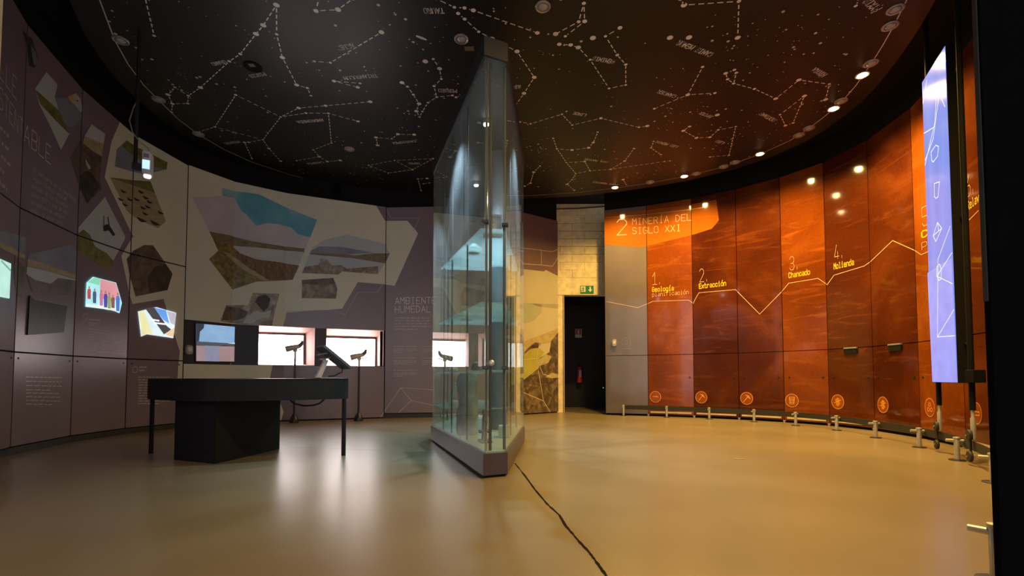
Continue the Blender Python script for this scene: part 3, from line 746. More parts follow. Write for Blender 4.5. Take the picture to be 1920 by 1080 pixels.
# large lagoon photograph
WL.print_px([(360, 370), (415, 367.5), (416, 352), (485, 364), (594.5, 412.5), (549, 524.5), (481, 528), (436, 543), (392, 486), (409, 470), (392.5, 434)], CLOUD, 'printed_photo', 2)
WL.print_px([(416, 352), (485, 364), (594.5, 412.5), (582, 445), (560, 440), (545, 426), (520, 420), (500, 418), (480, 424), (462, 402), (452, 395), (440, 372), (418, 367)], SKYB, 'printed_sky', 3)
WL.print_px([(392.5, 434), (430, 441), (470, 452), (520, 460), (571, 466), (570, 473), (480, 464), (437, 462), (450, 475), (480, 486), (520, 491), (561, 498), (549, 524.5), (481, 528), (436, 543), (392, 486), (409, 470)], GRASS, 'printed_land', 3)
WL.print_px([(450, 476), (480, 486), (520, 491), (561, 498), (549, 524.5), (500, 527), (470, 500), (435, 478)], REED, 'printed_reeds', 4)
WL.print_px([(392.5, 434), (430, 441), (470, 452), (520, 460), (571, 466), (570, 473), (520, 467), (470, 461), (437, 460), (410, 452)], HILL, 'printed_hills', 4)
WL.print_px([(418, 472), (432, 476), (470, 505), (505, 526), (494, 527), (455, 505)], SAND, 'printed_path', 5)
WL.print_px([(407, 474), (418, 473), (445, 500), (480, 527), (437, 542), (396, 488)], PM('photo_olive', (0.10, 0.085, 0.03), (0.22, 0.18, 0.06), (0.34, 0.27, 0.10), scale=14), 'printed_bank', 4)
WL.print_px([(437, 461), (490, 465), (571, 472), (560, 497), (520, 490), (480, 485), (450, 474)], WATER, 'printed_water', 4)
# second lagoon photograph
WL.print_px([(566, 512), (581, 475), (585, 465), (607, 450), (650, 439.5), (722, 457.5), (731, 475), (722, 492), (709, 514.5), (642, 509), (634, 515)], HAZE, 'printed_photo', 2)
WL.print_px([(581, 474), (650, 477), (665, 479), (700, 475), (731, 475), (722, 494), (705, 491), (660, 484), (581, 477)], HILL, 'printed_shore', 3)
WL.print_px([(583, 470), (600, 462), (640, 463), (680, 470), (700, 474), (650, 477), (583, 474)], SLATE, 'printed_far_hills', 3)
WL.print_px([(602, 484), (612, 486), (624, 499), (616, 508), (604, 506), (599, 497)], GREYBR, 'printed_boulder', 4)
WL.print_px([(566, 512), (572, 500), (597, 497), (602, 484), (622, 498), (640, 497), (650, 504), (709, 499), (709, 514.5), (642, 509), (634, 515)], ROCKP, 'printed_rocks', 3)
WL.print_px([(566, 525), (625, 521), (632.5, 541), (630, 560), (566, 559)], BROWN, 'printed_photo', 2)
WL.print_px([(424, 572), (465, 572), (474, 549), (524, 551), (516, 581), (510, 611), (455, 608), (413, 602)], GREYBR, 'printed_photo', 2)
WL.print_px([(484, 556), (498, 552), (507, 560), (503, 576), (494, 584), (486, 575), (478, 566)], DARKP, 'printed_bird', 3)
WL.print_px([(455, 606), (463, 594), (480, 583), (494, 586), (508, 582), (505, 596), (486, 597), (474, 607)], PALE, 'printed_surf', 3)
WL.print_px([(424, 574), (446, 577), (466, 585), (458, 596), (440, 601), (415, 600)], BROWN, 'printed_boulder', 3)
WL.print_px([(566, 532), (590, 534), (630, 532), (632, 541), (630, 560), (566, 559)], ROCKP, 'printed_shore', 3)
# gull and shore photographs
WL.print_px([(86.6, 134.6), (107.6, 159), (102, 181.5), (111.7, 208), (129.4, 251), (114, 281), (96, 241), (73.4, 196), (65, 167)], PALE, 'printed_photo', 2)
WL.print_px([(65, 167), (80, 180), (112, 209), (129.4, 251), (104, 226), (75, 195)], GREEN, 'printed_land', 3)
WL.print_px([(102, 181.5), (126, 184), (150, 205), (153, 222), (134, 239), (119, 232), (109, 205)], SLATE, 'printed_gull_body', 3)
WL.print_px([(134, 178), (142, 175), (150, 185), (156, 206), (151, 211), (139, 196), (133, 190)], BIRDW, 'printed_gull_head', 4)
WL.print_px([(126, 181), (134, 178), (138, 188), (132, 190)], BEAK, 'printed_beak', 5)
WL.print_px([(143, 187), (146, 188), (146, 191), (143, 190)], INK, 'printed_eye', 5)
WL.print_px([(40, 55), (60, 72), (72, 112), (64, 128), (54, 122), (50, 85)], DARKP, 'printed_photo', 2)
WL.print_px([(58, 85), (66, 98), (71, 114), (64, 124), (60, 108)], SLATE, 'printed_bird', 3)
WL.print_px([(171.5, 233), (197, 251), (190.7, 294), (186.4, 338.6), (190.7, 353.5), (163, 382), (147, 347), (131, 296), (152.4, 260)], BROWN, 'printed_photo', 2)
WL.print_px([(171.5, 233), (197, 251), (194, 270), (158, 255)], PALE, 'printed_sky', 3)
WL.print_px([(158, 255), (194, 270), (190.7, 294), (172, 282), (155, 268)], SAND, 'printed_hillside', 3)
WL.print_px([(150, 330), (160, 320), (172, 324), (186, 350), (163, 382), (148, 350)], DARKP, 'printed_rock', 3)
WL.print_px([(160, 298), (163, 303), (170, 315), (166, 318), (161, 308)], BIRDW, 'printed_bird', 4)
WL.print_px([(196.5, 369.5), (234.4, 443), (233, 450), (202.5, 507), (143, 470), (147, 426)], PALE, 'printed_photo', 2)
WL.print_px([(144, 440), (156, 430), (168, 440), (178, 462), (200, 475), (213, 490), (202.5, 507), (143, 470)], GREEN, 'printed_reeds', 3)
WL.print_px([(193, 424), (200, 420), (206, 424), (216, 440), (212, 443), (203, 432), (194, 434)], INK, 'printed_bird', 3)
WL.line_px([(194.5, 405), (194, 426)], 0.012, INK, 'printed_bird_leg'); WL.line_px([(202, 408), (204, 422)], 0.018, INK, 'printed_bird_leg')
WL.print_px([(237.6, 263), (314, 304.5), (312, 318), (270.6, 327), (215, 312), (218.4, 280)], SLATE, 'printed_photo', 2)
WL.print_px([(237.6, 263), (314, 304.5), (312, 318), (284, 312), (256, 296), (228, 274)], GREEN, 'printed_bank', 3)
WL.print_px([(206, 332.7), (282, 340), (311, 415), (296, 428), (258, 411), (236.5, 394)], SAND, 'printed_photo', 2)
WL.print_px([(206, 332.7), (282, 340), (290, 362), (250, 348)], GREEN, 'printed_bank', 3)
for k, (x, y) in enumerate(((231, 358), (264, 359), (273, 370), (243, 373), (256, 373), (234, 383), (280, 378), (277, 387), (268, 389), (272, 400), (265, 411), (290, 417), (226, 373), (301, 398))):
    q = 1.0 + 0.5 * (y > 405)
    WL.print_px([(x - 6 * q, y - 3 * q), (x - 3 * q, y - 2 * q), (x + 1 * q, y), (x + 7 * q, y + 3 * q), (x + 1 * q, y + 4 * q), (x - 3 * q, y + 2 * q)], INK, 'printed_bird', 4)
WL.print_px([(287, 460), (323.5, 513), (314, 544), (254, 556), (237, 486), (250, 470), (270, 459.4)], BROWN, 'printed_photo', 2)
WL.print_px([(290, 500), (310, 495), (322, 514), (314, 544), (280, 548), (276, 520)], DARKP, 'printed_animal', 3)
WL.print_px([(53.4, 477), (136, 457.5), (143.5, 474), (143.5, 555), (60, 547), (49, 514)], SLATE, 'printed_photo', 2)
WL.print_px([(52, 485), (90, 497), (143.5, 516), (143.5, 524), (95, 508), (50, 498)], SAND, 'printed_beach', 3)
WL.print_px([(50, 500), (95, 510), (143.5, 525), (143.5, 535), (60, 535), (49, 514)], PALE, 'printed_water', 3)
WL.print_px([(49, 514), (65, 525), (95, 532), (108, 521), (143.5, 526), (143.5, 555), (60, 547)], BROWN, 'printed_rocks', 4)
WL.print_px([(-6, 428), (48, 445), (47, 480), (-6, 455)], SLATE, 'printed_photo', 2)
WL.print_px([(-6, 452), (20, 462), (47, 478), (46, 485), (18, 474), (-6, 462)], SAND, 'printed_beach', 3)
WL.print_px([(27, 480), (46, 500), (40, 560), (32, 555), (26, 520)], BROWN, 'printed_rocks', 3)
# plum outlines and thin lines on the wetland mural
WL.line_px([(537, 584), (620, 581), (647, 590), (671, 548), (708, 548), (716, 534)], 0.008, TEXTDIM)
WL.line_px([(725, 393), (733, 409), (787, 409), (774, 434)], 0.008, TEXTDIM)
# lettering
WL.text_px('LLE', (-2, 143), (30, 187), 42, TEXTW, 0.045)
WL.text_px('STENTABLE', (-3, 199), (94, 308), 40, TEXTW, 0.045)
for k, t in enumerate(('El santuario de la naturaleza', 'Laguna Conchalí está al', 'cuidado de los Pelambres', 'desde 1997 y tras 20 años', 'se mantiene en perfecto', 'estado de conservación')):
    y0 = 320 + k * 15.4; x0 = 61.5 - k * 0.9; n = len(t)
    x1 = x0 + n * 2.75 + 0.0
    WL.text_px(t, (x0, y0), (x1, y0 + (x1 - x0) * (0.72 - 0.06 * k)), 7.5, TEXTDIM, 0.16)
for k in range(5): WL.tinylines(-4, 36 - 2 * k, [238 + k * 26], TEXTDIM, 40 + k, 6, 1.05, 0.25)
WL.tinylines(166, 188, [600, 607], TEXTDIM, 1, 3, 0.1); WL.tinylines(166, 178, [611], TEXTDIM, 2, 1.5)
WL.tinylines(166, 228, [617 + 5.2 * k for k in range(9)], TEXTDIM, 3, 1.6, 0.14)
WL.line_px([(155, 594), (158, 588), (162, 588), (164, 594), (161, 600), (157, 602), (155, 606)], 0.008, TEXTDIM, 'printed_icon')
WL.tinylines(48, 115, [708 + 8 * k for k in range(4)] , TEXTDIM, 4, 2, 0.02); WL.tinylines(48, 112, [738 + 7 * k for k in range(4)], TEXTDIM, 5, 2, 0.02)
WL.tinylines(261, 275, [690, 696], TEXTDIM, 6, 3); WL.tinylines(259, 318, [708 + 5 * k for k in range(11)], TEXTDIM, 7, 1.8)
WL.line_px([(253 + 5 * math.cos(k * .7), 693 + 6 * math.sin(k * .7)) for k in range(9)], 0.008, TEXTDIM, 'printed_icon', closed=True)
WL.text_px('AMBIENTE', (741, 570), (817, 569), 12, TEXTW, 0.085)
WL.text_px('HUMEDAL', (741, 586), (807, 585), 12, TEXTW, 0.085)
WL.tinylines(740, 806, [597 + 5.3 * k for k in range(5)], TEXTDIM, 8, 2)
for y in (650, 672, 695): WL.tinylines(738, 782, [y, y + 5, y + 8, y + 11], TEXTDIM, int(y), 1.2)
for y in (650, 672): WL.tinylines(792, 812, [y, y + 5, y + 8, y + 11], TEXTDIM, int(y) + 1, 1.2)
WL.line_px([(713, 783), (751, 727), (771, 751), (744, 777)], 0.012, TEXTDIM); WL.line_px([(751, 727), (812, 731)], 0.012, TEXTDIM); WL.line_px([(771, 751), (812, 760)], 0.012, TEXTDIM)
# mural beside the doorway: plum above, beach, then dark rocks
WL.print_px([(940, 500), (1020, 509), (1023, 506), (1047, 518), (1050, 780), (940, 790)], mat('mural_cream', (0.52, 0.46, 0.29), 0.5, var=0.05, scale=3), 'cream_field', 1)
WL.print_px([(960, 566), (1015, 570), (1016, 585), (1000, 602), (960, 612)], PM('mural_pale_green', (0.36, 0.38, 0.24), (0.44, 0.43, 0.28), scale=3), 'printed_sea', 2)
WL.print_px([(995, 569), (1047, 570), (1047, 579), (1010, 575)], PM('mural_taupe', (0.36, 0.31, 0.20), (0.42, 0.37, 0.26), scale=6), 'printed_headland', 2)
WL.print_px([(960, 655), (982, 661), (1008, 650), (1020, 660), (1008, 690), (982, 712), (960, 720)], PM('mural_lime', (0.36, 0.34, 0.05), (0.46, 0.42, 0.09), scale=5), 'printed_moss', 2)
WL.print_px([(960, 650), (982, 640), (1015, 628), (1047, 615), (1047, 640), (1015, 645), (982, 668), (960, 680)], PM('mural_sand', (0.40, 0.28, 0.10), (0.52, 0.40, 0.20), scale=8), 'printed_sand', 3)
MROCK = PM('mural_rock', (0.035, 0.022, 0.012), (0.11, 0.075, 0.035), (0.26, 0.19, 0.09), scale=7)
WL.print_px([(955, 725), (982, 712), (1010, 690), (1012, 672), (1030, 660), (1033, 640), (1047, 622), (1052, 780), (955, 790)], MROCK, 'printed_rocks', 4)
WL.print_px([(982, 662), (990, 652), (1003, 642), (1014, 643), (1010, 652), (995, 654), (983, 664)], MROCK, 'printed_rocks', 4)
WL.print_px([(1010, 675), (1024, 664), (1034, 668), (1028, 680), (1012, 686)], mat('mural_buff', (0.45, 0.36, 0.17), 0.6), 'printed_boulder', 5)
WL.print_px([(1022, 707), (1035, 699), (1047, 702), (1047, 708), (1034, 709)], mat('mural_buff', (0.45, 0.36, 0.17), 0.6), 'printed_leaf', 5)
ML = mat('mural_line', (0.62, 0.48, 0.36), 0.5)
WL.line_px([(970, 464), (1005, 468), (1035, 472), (1047, 467)], 0.012, ML); WL.line_px([(970, 494), (1016, 497), (1036, 499), (1049, 478)], 0.012, ML); WL.line_px([(1015, 470), (1015, 497)], 0.012, ML)
for pl in ([(975, 675), (1006, 672), (1012, 640)], [(1006, 672), (1018, 702), (1032, 705)], [(1009, 695), (1019, 752), (1034, 777)], [(975, 733), (1019, 752)]): WL.line_px(pl, 0.012, ML, layer=6)

# ---- right wall
OBAN = mat('banner_orange', (0.33, 0.088, 0.007), 0.07, var=0.08, scale=3, spec=0.55)
WR.print_px([(1130, 401), (1303, 382), (1343, 374.5), (1348, 413), (1334.5, 429), (1303, 439), (1201, 464), (1130, 458)], OBAN, 'orange_banner', 1)
RL = mat('right_line_print', (0.66, 0.46, 0.30), 0.3); YEL = mat('yellow_lettering', (0.72, 0.50, 0.015), 0.4); OUT = mat('icon_orange', (0.90, 0.42, 0.10), 0.3); ICF = mat('icon_fill', (0.30, 0.075, 0.010), 0.15, spec=0.55)
WR.text_px('2', (1157, 441), (1175, 440), 29, RL, 0.035)
WR.text_px('MINERÍA DEL', (1186, 421.5), (1296, 413), 11.5, RL, 0.075); WR.text_px('SIGLO XXI', (1186, 438.5), (1276, 433), 11.5, RL, 0.075)
WR.line_px([(1137, 408), (1215, 402), (1325, 388)], 0.006, RL)
for t, a, b, h, nm in (('1.', (1224, 534), (1243, 532.5), 23, None), ('2.', (1312, 529), (1331, 527), 24, None), ('3.', (1481, 507), (1501, 503.5), 25, None), ('4.', (1565, 486), (1585, 482), 26, None), ('5.', (1730, 425), (1758, 413), 36, None), ('6.', (1814, 370), (1830, 358), 40, None)):
    WR.text_px(t, a, b, h, RL, 0.035)
for t, a, b, h in (('Geología', (1223, 547), (1263, 544), 8), ('Extracción', (1311, 541), (1361, 535), 8.5), ('Chancado', (1479, 521), (1518.5, 514), 9), ('Molienda', (1564, 504.5), (1601, 496), 10), ('Co', (1729, 446), (1752, 437), 12), ('Relav', (1815, 394), (1836, 377), 15)):
    WR.text_px(t, a, b, h, YEL, 0.19)
WR.text_px('planificación', (1223, 556), (1291, 551), 7.5, RL, 0.09); WR.text_px('po', (1729, 464), (1752, 455), 13, RL, 0.06)
WR.line_px([(1137, 565.5), (1196, 577), (1224.5, 565), (1291, 562.7), (1300, 569), (1303, 562), (1310.5, 549), (1379, 543), (1424.5, 589), (1470, 542), (1479, 531), (1534, 522), (1551, 534), (1564, 516), (1620, 499), (1674, 451), (1727.5, 477.5), (1745, 470), (1800, 440), (1815, 415), (1835, 395)], 0.0085, RL)
def icon(px, py, glyph):
    s, z = WR.sz(px, py); r = 0.1
    P = lambda pl: [(s + x * r, z + y * r) for x, y in pl]
    circ = P([(math.cos(k * math.pi / 12), math.sin(k * math.pi / 12) * 1.08) for k in range(24)])
    WR.decal([circ], ICF, 'icon_disc', 3)
    qs = stroke_quads(circ + circ[:1], 0.008)
    for g in glyph: qs += stroke_quads(P(g), 0.009)
    WR.decal(qs, OUT, 'icon_drawing', 5)
pick = [[(-.5, -.6), (.35, .45)], [(-.15, .6), (.3, .45), (.6, -.1), (.4, .1), (.2, .35), (-.15, .6)]]
icon(1229, 744, [[(-.5, 0), (-.3, .15), (-.1, 0), (.1, .15), (.25, -.05), (.25, .15), (.5, -.1)]]); icon(1315, 745, pick); icon(1400, 747, pick)
icon(1485, 751, [[(-.4, .55), (.4, .55), (.3, -.55), (-.3, -.55), (-.4, .55)], [(-.35, .25), (.35, .25)], [(-.32, 0), (.32, 0)], [(-.3, -.28), (.3, -.28)]])
mill = [[(0, -.6), (0, .6)], [(-.55, -.15), (.55, .3)], [(-.4, .3), (.4, -.3)], [(-.2, .5), (.2, .5), (.2, -.5), (-.2, -.5), (-.2, .5)]]
icon(1571, 753.5, mill); icon(1656, 759, mill)
ring8 = lambda cx_, cy_, q: [(cx_ + q * math.cos(k * .785), cy_ + q * math.sin(k * .785)) for k in range(9)]
icon(1744, 764, [ring8(0, .35, .22), ring8(-.3, -.25, .22), ring8(.3, -.25, .22)]); icon(1832, 775, [[(-.5, .15), (.5, .15), (.5, -.2), (-.5, -.2)]])
s, z = WR.sz(1174, 642); r = 0.085
qs = stroke_quads([(s + r * math.cos(k * .2618), z + r * math.sin(k * .2618) * 1.1) for k in range(25)], 0.006)
for g in ([(-.25, .5), (.25, .5), (.25, -.5), (-.25, -.5), (-.25, .5)], [(-.6, 0), (-.25, 0)], [(.25, 0), (.6, 0)]): qs += stroke_quads([(s + x * r, z + y * r) for x, y in g], 0.006)
qs += stroke_quads([(s - .07, z - .125), (s + .07, z - .125)], 0.008)
WR.decal(qs, mat('icon_grey', (0.34, 0.30, 0.28), 0.4), 'icon_drawing', 3)

# ================================================================== OBJECTS
def V2(x, y): return Vector((x, y))
# ---- glass showcase (long hexagon in plan)
FLp = on_z(906, 897.6, 0); FRp = on_z(951.8, 893, 0); Lp = on_z(808, 826, 0); Rp = on_z(984, 829, 0)
P = {'FL': V2(FLp.x, FLp.y), 'FR': V2(FRp.x, FRp.y), 'L': V2(Lp.x, Lp.y), 'R': V2(Rp.x, Rp.y)}
ax0 = (P['FL'] + P['FR']) / 2; ax1 = (P['L'] + P['R']) / 2
P['BL'] = P['L'] + (P['R'] - P['FR']) * 0.93 + V2(0.05, 0); P['BR'] = P['R'] + (P['L'] - P['FL']) * 0.93 - V2(0.05, 0)
hexa6 = [P[k] for k in ('FL', 'FR', 'R', 'BR', 'BL', 'L')]
cen = sum(hexa6, V2(0, 0)) / 6
def inset(poly, d):
    out = []
    n = len(poly)
    for i in range(n):
        a, b, c = poly[i - 1], poly[i], poly[(i + 1) % n]
        u = (b - a).normalized(); v = (c - b).normalized(); n1 = V2(-u.y, u.x); n2 = V2(-v.y, v.x)
        bis = (n1 + n2); bis = bis / max(0.2, bis.dot(n1)); out.append(b + bis * d)
    return out
show = empty('glass_showcase', 'tall wedge-shaped glass showcase on a dark plinth in mid-hall', 'showcase', (cen.x, cen.y, 0))
loc = lambda poly: [(p.x - cen.x, p.y - cen.y) for p in poly]
PL_Z, G_TOP, C_TOP = 0.18, 3.235, 3.385
PLM = mat('plinth_plum_grey', (0.065, 0.050, 0.062), 0.35, var=0.12, scale=6)
mb = MB(); mb.prism(loc(inset(hexa6, 0.02)), 0.0, 0.02); part(mb, 'toe_kick', BLACK, show)
mb = MB(); mb.prism(loc(hexa6), 0.02, PL_Z); plinth = part(mb, 'plinth', PLM, show)
mb = MB(); mb.prism(loc(inset(hexa6, 0.03)), PL_Z + 0.0005, PL_Z + 0.012); part(mb, 'display_floor', mat('case_floor_grey', (0.42, 0.43, 0.41), 0.35, var=0.1, scale=5), show)
GL = glass_mat('showcase_glass', (0.90, 0.955, 0.945), 1.55)
GSH = glass_mat('shelf_glass', (0.62, 0.84, 0.83), 1.5, 0.0, 0.16)  # denser dust film, added to brighten the shelves under the case spots
gin = inset(hexa6, 0.012)
def pane(a, b, name='glass_pane', th=0.008, z0=PL_Z + 0.004, z1=G_TOP):
    d = (b - a).normalized(); n = V2(-d.y, d.x) * th; g = d * 0.0015
    a, b = a + g, b - g; mb = MB(); mb.prism(loc([a, b, b + n, a + n]), z0, z1); return part(mb, name, GL, show)
def lerp(a, b, t): return a + (b - a) * t
FL, FR, R_, BR, BL, L_ = gin
def frac(a, b, px):                    # where a picture column crosses the pane at mid height
    r = ray(px, 708); d = b - a; den = r.x * d.y - r.y * d.x; return (a.x * r.y - a.y * r.x) / -(d.x * r.y - d.y * r.x) if abs(d.x * r.y - d.y * r.x) > 1e-9 else 0.5
def splitpane(a, b, ts):
    ts = [0] + sorted(ts) + [1]
    for t0, t1 in zip(ts, ts[1:]): pane(lerp(a, b, t0), lerp(a, b, t1))
splitpane(L_, FL, [frac(L_, FL, 831), frac(L_, FL, 862)])
pane(FL, FR, 'glass_door')
splitpane(FR, R_, [0.55]); splitpane(R_, BR, [0.5]); pane(BR, BL); splitpane(BL, L_, [0.5])
FRM = mat('showcase_frame_black', (0.012, 0.011, 0.015), 0.6)
hx = [p for p in hexa6]
mb = MB(); mb.prism(loc(hx), G_TOP, C_TOP); top_o = part(mb, 'canopy', FRM, show)
# canopy glass insert frame, door rods, corner rods
for a, t, r, m, nm in ((FL, 0.10, 0.010, CHROME, 'door_rod'), (FL, 0.30, 0.012, FRM, 'door_post'), (FL, 0.965, 0.012, FRM, 'door_post')):
    q = lerp(FL, FR, t) + (ax1 - ax0).normalized() * 0.05 * (1 if m is CHROME else 1.4)
    mb = MB(); mb.tube([(q.x - cen.x, q.y - cen.y, PL_Z + 0.012), (q.x - cen.x, q.y - cen.y, G_TOP)], r, 8); part(mb, nm, m, show)
for z in (0.825, 1.935):
    for a, b, t in ((FL, FR, 0.03), (FL, FR, 0.95)):
        q = lerp(a, b, t); mb = MB(); mb.box((q.x - cen.x, q.y - cen.y, z), (0.05, 0.05, 0.025)); part(mb, 'door_hinge', BLACKSAT, show, bevel=0.004)
q = lerp(FL, FR, 0.3) - (ax1 - ax0).normalized() * 0.02
mb = MB(); mb.lathe([(0.008, 0), (0.008, 0.02), (0.022, 0.024), (0.022, 0.04), (0.012, 0.048)], (q.x - cen.x, q.y - cen.y, 0.86), 16, Vector((0.05, -1, 0))); part(mb, 'door_knob', STEEL, show, smooth=True)
axd = (ax1 - ax0).normalized(); axn = V2(axd.y, -axd.x)
def axis(y): t = (y - ax0.y) / (ax1.y - ax0.y); return lerp(ax0, ax1, t)
def half(y):
    t = (y - ax0.y) / (ax1.y - ax0.y); w0 = (P['FR'] - P['FL']).length / 2; w1 = (P['R'] - P['L']).length / 2
    return w0 + (w1 - w0) * (t if t <= 1 else 2 - t)
def shelf(y0, y1, z, m=0.045):
    ys = [y0, y1] if y1 <= ax1.y else [y0, ax1.y, y1]
    lft = [axis(y) - axn * max(0.03, half(y) - m) for y in ys]; rgt = [axis(y) + axn * max(0.03, half(y) - m) for y in ys]
    mb = MB(); mb.prism(loc(rgt + lft[::-1]), z, z + 0.012); return part(mb, 'glass_shelf', GSH, show)
SH = [(3.72, 5.15, 1.945), (3.72, 5.25, 1.345), (3.8, 6.2, 0.80), (4.85, 6.6, 0.42)]
for y0, y1, z in SH: shelf(y0, y1, z)
# shelf rods
for y, sgn in ((4.2, -1), (4.75, -1), (5.1, -1), (5.2, 1), (4.5, 1), (6.1, -1), (6.1, 1)):
    q = axis(y) + axn * sgn * (half(y) - 0.075); mb = MB(); mb.tube([(q.x - cen.x, q.y - cen.y, PL_Z + 0.012), (q.x - cen.x, q.y - cen.y, G_TOP)], 0.008, 8); part(mb, 'shelf_rod', DARKMETAL, show)
q = axis(5.05) + axn * 0.20
mb = MB(); mb.prism([(q.x - cen.x + 0.105 * math.cos(k * math.pi / 10), q.y - cen.y + 0.105 * math.sin(k * math.pi / 10)) for k in range(20)], PL_Z + 0.012, G_TOP)
part(mb, 'centre_column', mat('slate_column', (0.10, 0.115, 0.145), 0.45), show, smooth=True)
# two spotlights under the canopy
CASEL = mat('cool_bulb', (0.85, 0.95, 1.0), 0.5, emit=60.0, var=0.01)
for px, py in ((905, 230), (893, 345)):
    c = on_z(px, py, G_TOP - 0.02); c = Vector((axis(c.y).x, c.y, 0))
    mb = MB(); mb.lathe([(0.035, 0), (0.035, -0.02), (0.028, -0.035), (0.02, -0.035)], (c.x - cen.x, c.y - cen.y, G_TOP), 16); sp = part(mb, 'case_spotlight', STEEL, show, smooth=True)
    mb = MB(); mb.lathe([(0.026, -0.036), (0.024, -0.046), (0.008, -0.050)], (c.x - cen.x, c.y - cen.y, G_TOP), 16); part(mb, 'spotlight_bulb', CASEL, sp, smooth=True)
    l = bpy.data.lights.new('case_spot_beam', 'SPOT'); l.color = (0.64, 0.84, 1.0); l.energy = 400; l.spot_size = math.radians(98); l.spot_blend = 0.7; l.shadow_soft_size = 0.025
    lo = bpy.data.objects.new('case_spot_beam', l); COL.objects.link(lo); lo.parent = show; lo.location = (c.x - cen.x, c.y - cen.y, G_TOP - 0.06)

# ---- things inside the showcase
ROCK = mat('core_grey_stone', (0.26, 0.28, 0.32), 0.7, var=0.45, scale=9, bump=0.5)
def rough_lathe(prof, seg, seed, amp):
    rnd = random.Random(seed); mb = MB(); mb.lathe(prof, (0, 0, 0), seg)
    mb.v = [(x * (1 + rnd.uniform(-amp, amp)), y * (1 + rnd.uniform(-amp, amp)), z) for x, y, z in mb.v]; return mb
q = axis(4.62) - axn * 0.16
o = rough_lathe([(0.105, 0.0), (0.108, 0.07), (0.10, 0.14), (0.107, 0.21), (0.098, 0.28), (0.105, 0.35), (0.10, 0.42), (0.106, 0.49), (0.10, 0.56), (0.085, 0.60)], 14, 2, 0.12).build('drill_core', ROCK, smooth=True)
o.location = (q.x, q.y, PL_Z + 0.0125); tag(o, 'mottled grey stone column standing low inside the glass showcase', 'rock')
q = axis(4.02) - axn * 0.035
mic = empty('microscope', 'brown metal microscope on the showcase floor behind the glass door', 'microscope', (q.x, q.y, PL_Z + 0.0125), 0.3)
MM = mat('microscope_bronze', (0.17, 0.13, 0.11), 0.4, metal=0.3)
mb = MB(); mb.box((0, 0, 0.012), (0.10, 0.13, 0.024)); part(mb, 'foot', MM, mic, bevel=0.006)
mb = MB(); mb.tube([(0, 0.05, 0.02), (0, 0.055, 0.12), (0, 0.04, 0.20), (0, 0.01, 0.23)], [0.022, 0.018, 0.018, 0.02], 12); part(mb, 'arm', MM, mic, smooth=True)
mb = MB(); mb.box((0, -0.01, 0.10), (0.085, 0.085, 0.012)); part(mb, 'stage', MM, mic, bevel=0.003)
mb = MB(); mb.lathe([(0.012, 0.125), (0.016, 0.14), (0.022, 0.16), (0.022, 0.24), (0.03, 0.245), (0.03, 0.275), (0.018, 0.285)], (0, -0.01, 0), 16); part(mb, 'eyepiece_tube', MM, mic, smooth=True)
mb = MB(); mb.lathe([(0.016, -0.045), (0.016, 0.045)], (0, 0.05, 0.09), 12, Vector((1, 0, 0))); part(mb, 'focus_knob', DARKMETAL, mic, smooth=True)
q = axis(3.93) + axn * 0.02
fr = empty('specimen_frame', 'small plum box frame with sepia card on the upper glass shelf', 'frame', (q.x, q.y, 1.9575), 0.15)
FRW = mat('frame_plum', (0.14, 0.10, 0.14), 0.5)
for nm, c, s_ in (('frame_side', (-0.07, 0, 0.085), (0.014, 0.06, 0.17)), ('frame_side', (0.07, 0, 0.085), (0.014, 0.06, 0.17)), ('frame_top', (0, 0, 0.177), (0.154, 0.06, 0.014)), ('frame_bottom', (0, 0, 0.007), (0.126, 0.06, 0.014))):
    mb = MB(); mb.box(c, s_); part(mb, nm, FRW, fr)
mb = MB(); mb.box((0, 0.02, 0.092), (0.126, 0.006, 0.156)); part(mb, 'sepia_card', mat('sepia', (0.36, 0.26, 0.10), 0.6, var=0.3, scale=20), fr)
mcols = [(0.30, 0.30, 0.33), (0.42, 0.36, 0.26), (0.16, 0.15, 0.17), (0.36, 0.24, 0.16)]
for k, (y, sgn, z, lab) in enumerate(((4.45, -0.35, 1.9575, 'lumpy grey mineral sample on the topmost glass shelf'), (4.85, -0.4, 1.3575, 'buff mineral sample on the second glass shelf of the showcase'),
        (4.3, -0.3, 0.8125, 'dark mineral sample at the front of the middle glass shelf'), (5.5, -0.5, 0.8125, 'rusty mineral sample at the back of the middle glass shelf'))):
    q = axis(y) + axn * sgn * half(y); mb = rough_lathe([(0.03, 0.0), (0.055, 0.012), (0.06, 0.04), (0.042, 0.07), (0.015, 0.085)], 9, 30 + k, 0.22)
    o = mb.build('mineral_sample', mat('mineral_%d' % k, mcols[k], 0.6, var=0.35, scale=25, bump=0.4)); o.location = (q.x, q.y, z); tag(o, lab, 'mineral', 'mineral samples in the showcase')
q = axis(4.35) + axn * 0.17
o = MB().box((0, 0, 0.055), (0.10, 0.12, 0.11)).build('display_block', mat('block_aqua', (0.30, 0.42, 0.38), 0.5), bevel=0.004); o.location = (q.x, q.y, PL_Z + 0.0125); tag(o, 'pale aqua display block beside the microscope in the showcase', 'block')
q = axis(5.45) - axn * 0.34
o = MB().hexa([(-0.01, -0.12, 0), (0.01, -0.12, 0), (0.01, 0.12, 0), (-0.01, 0.12, 0), (0.09, -0.12, 0.26), (0.105, -0.12, 0.255), (0.105, 0.12, 0.255), (0.09, 0.12, 0.26)]).build('leaning_card', mat('card_grey', (0.40, 0.40, 0.42), 0.6)); o.location = (q.x, q.y, 0.4325); tag(o, 'pale grey card leaning on the lowest glass shelf', 'card')

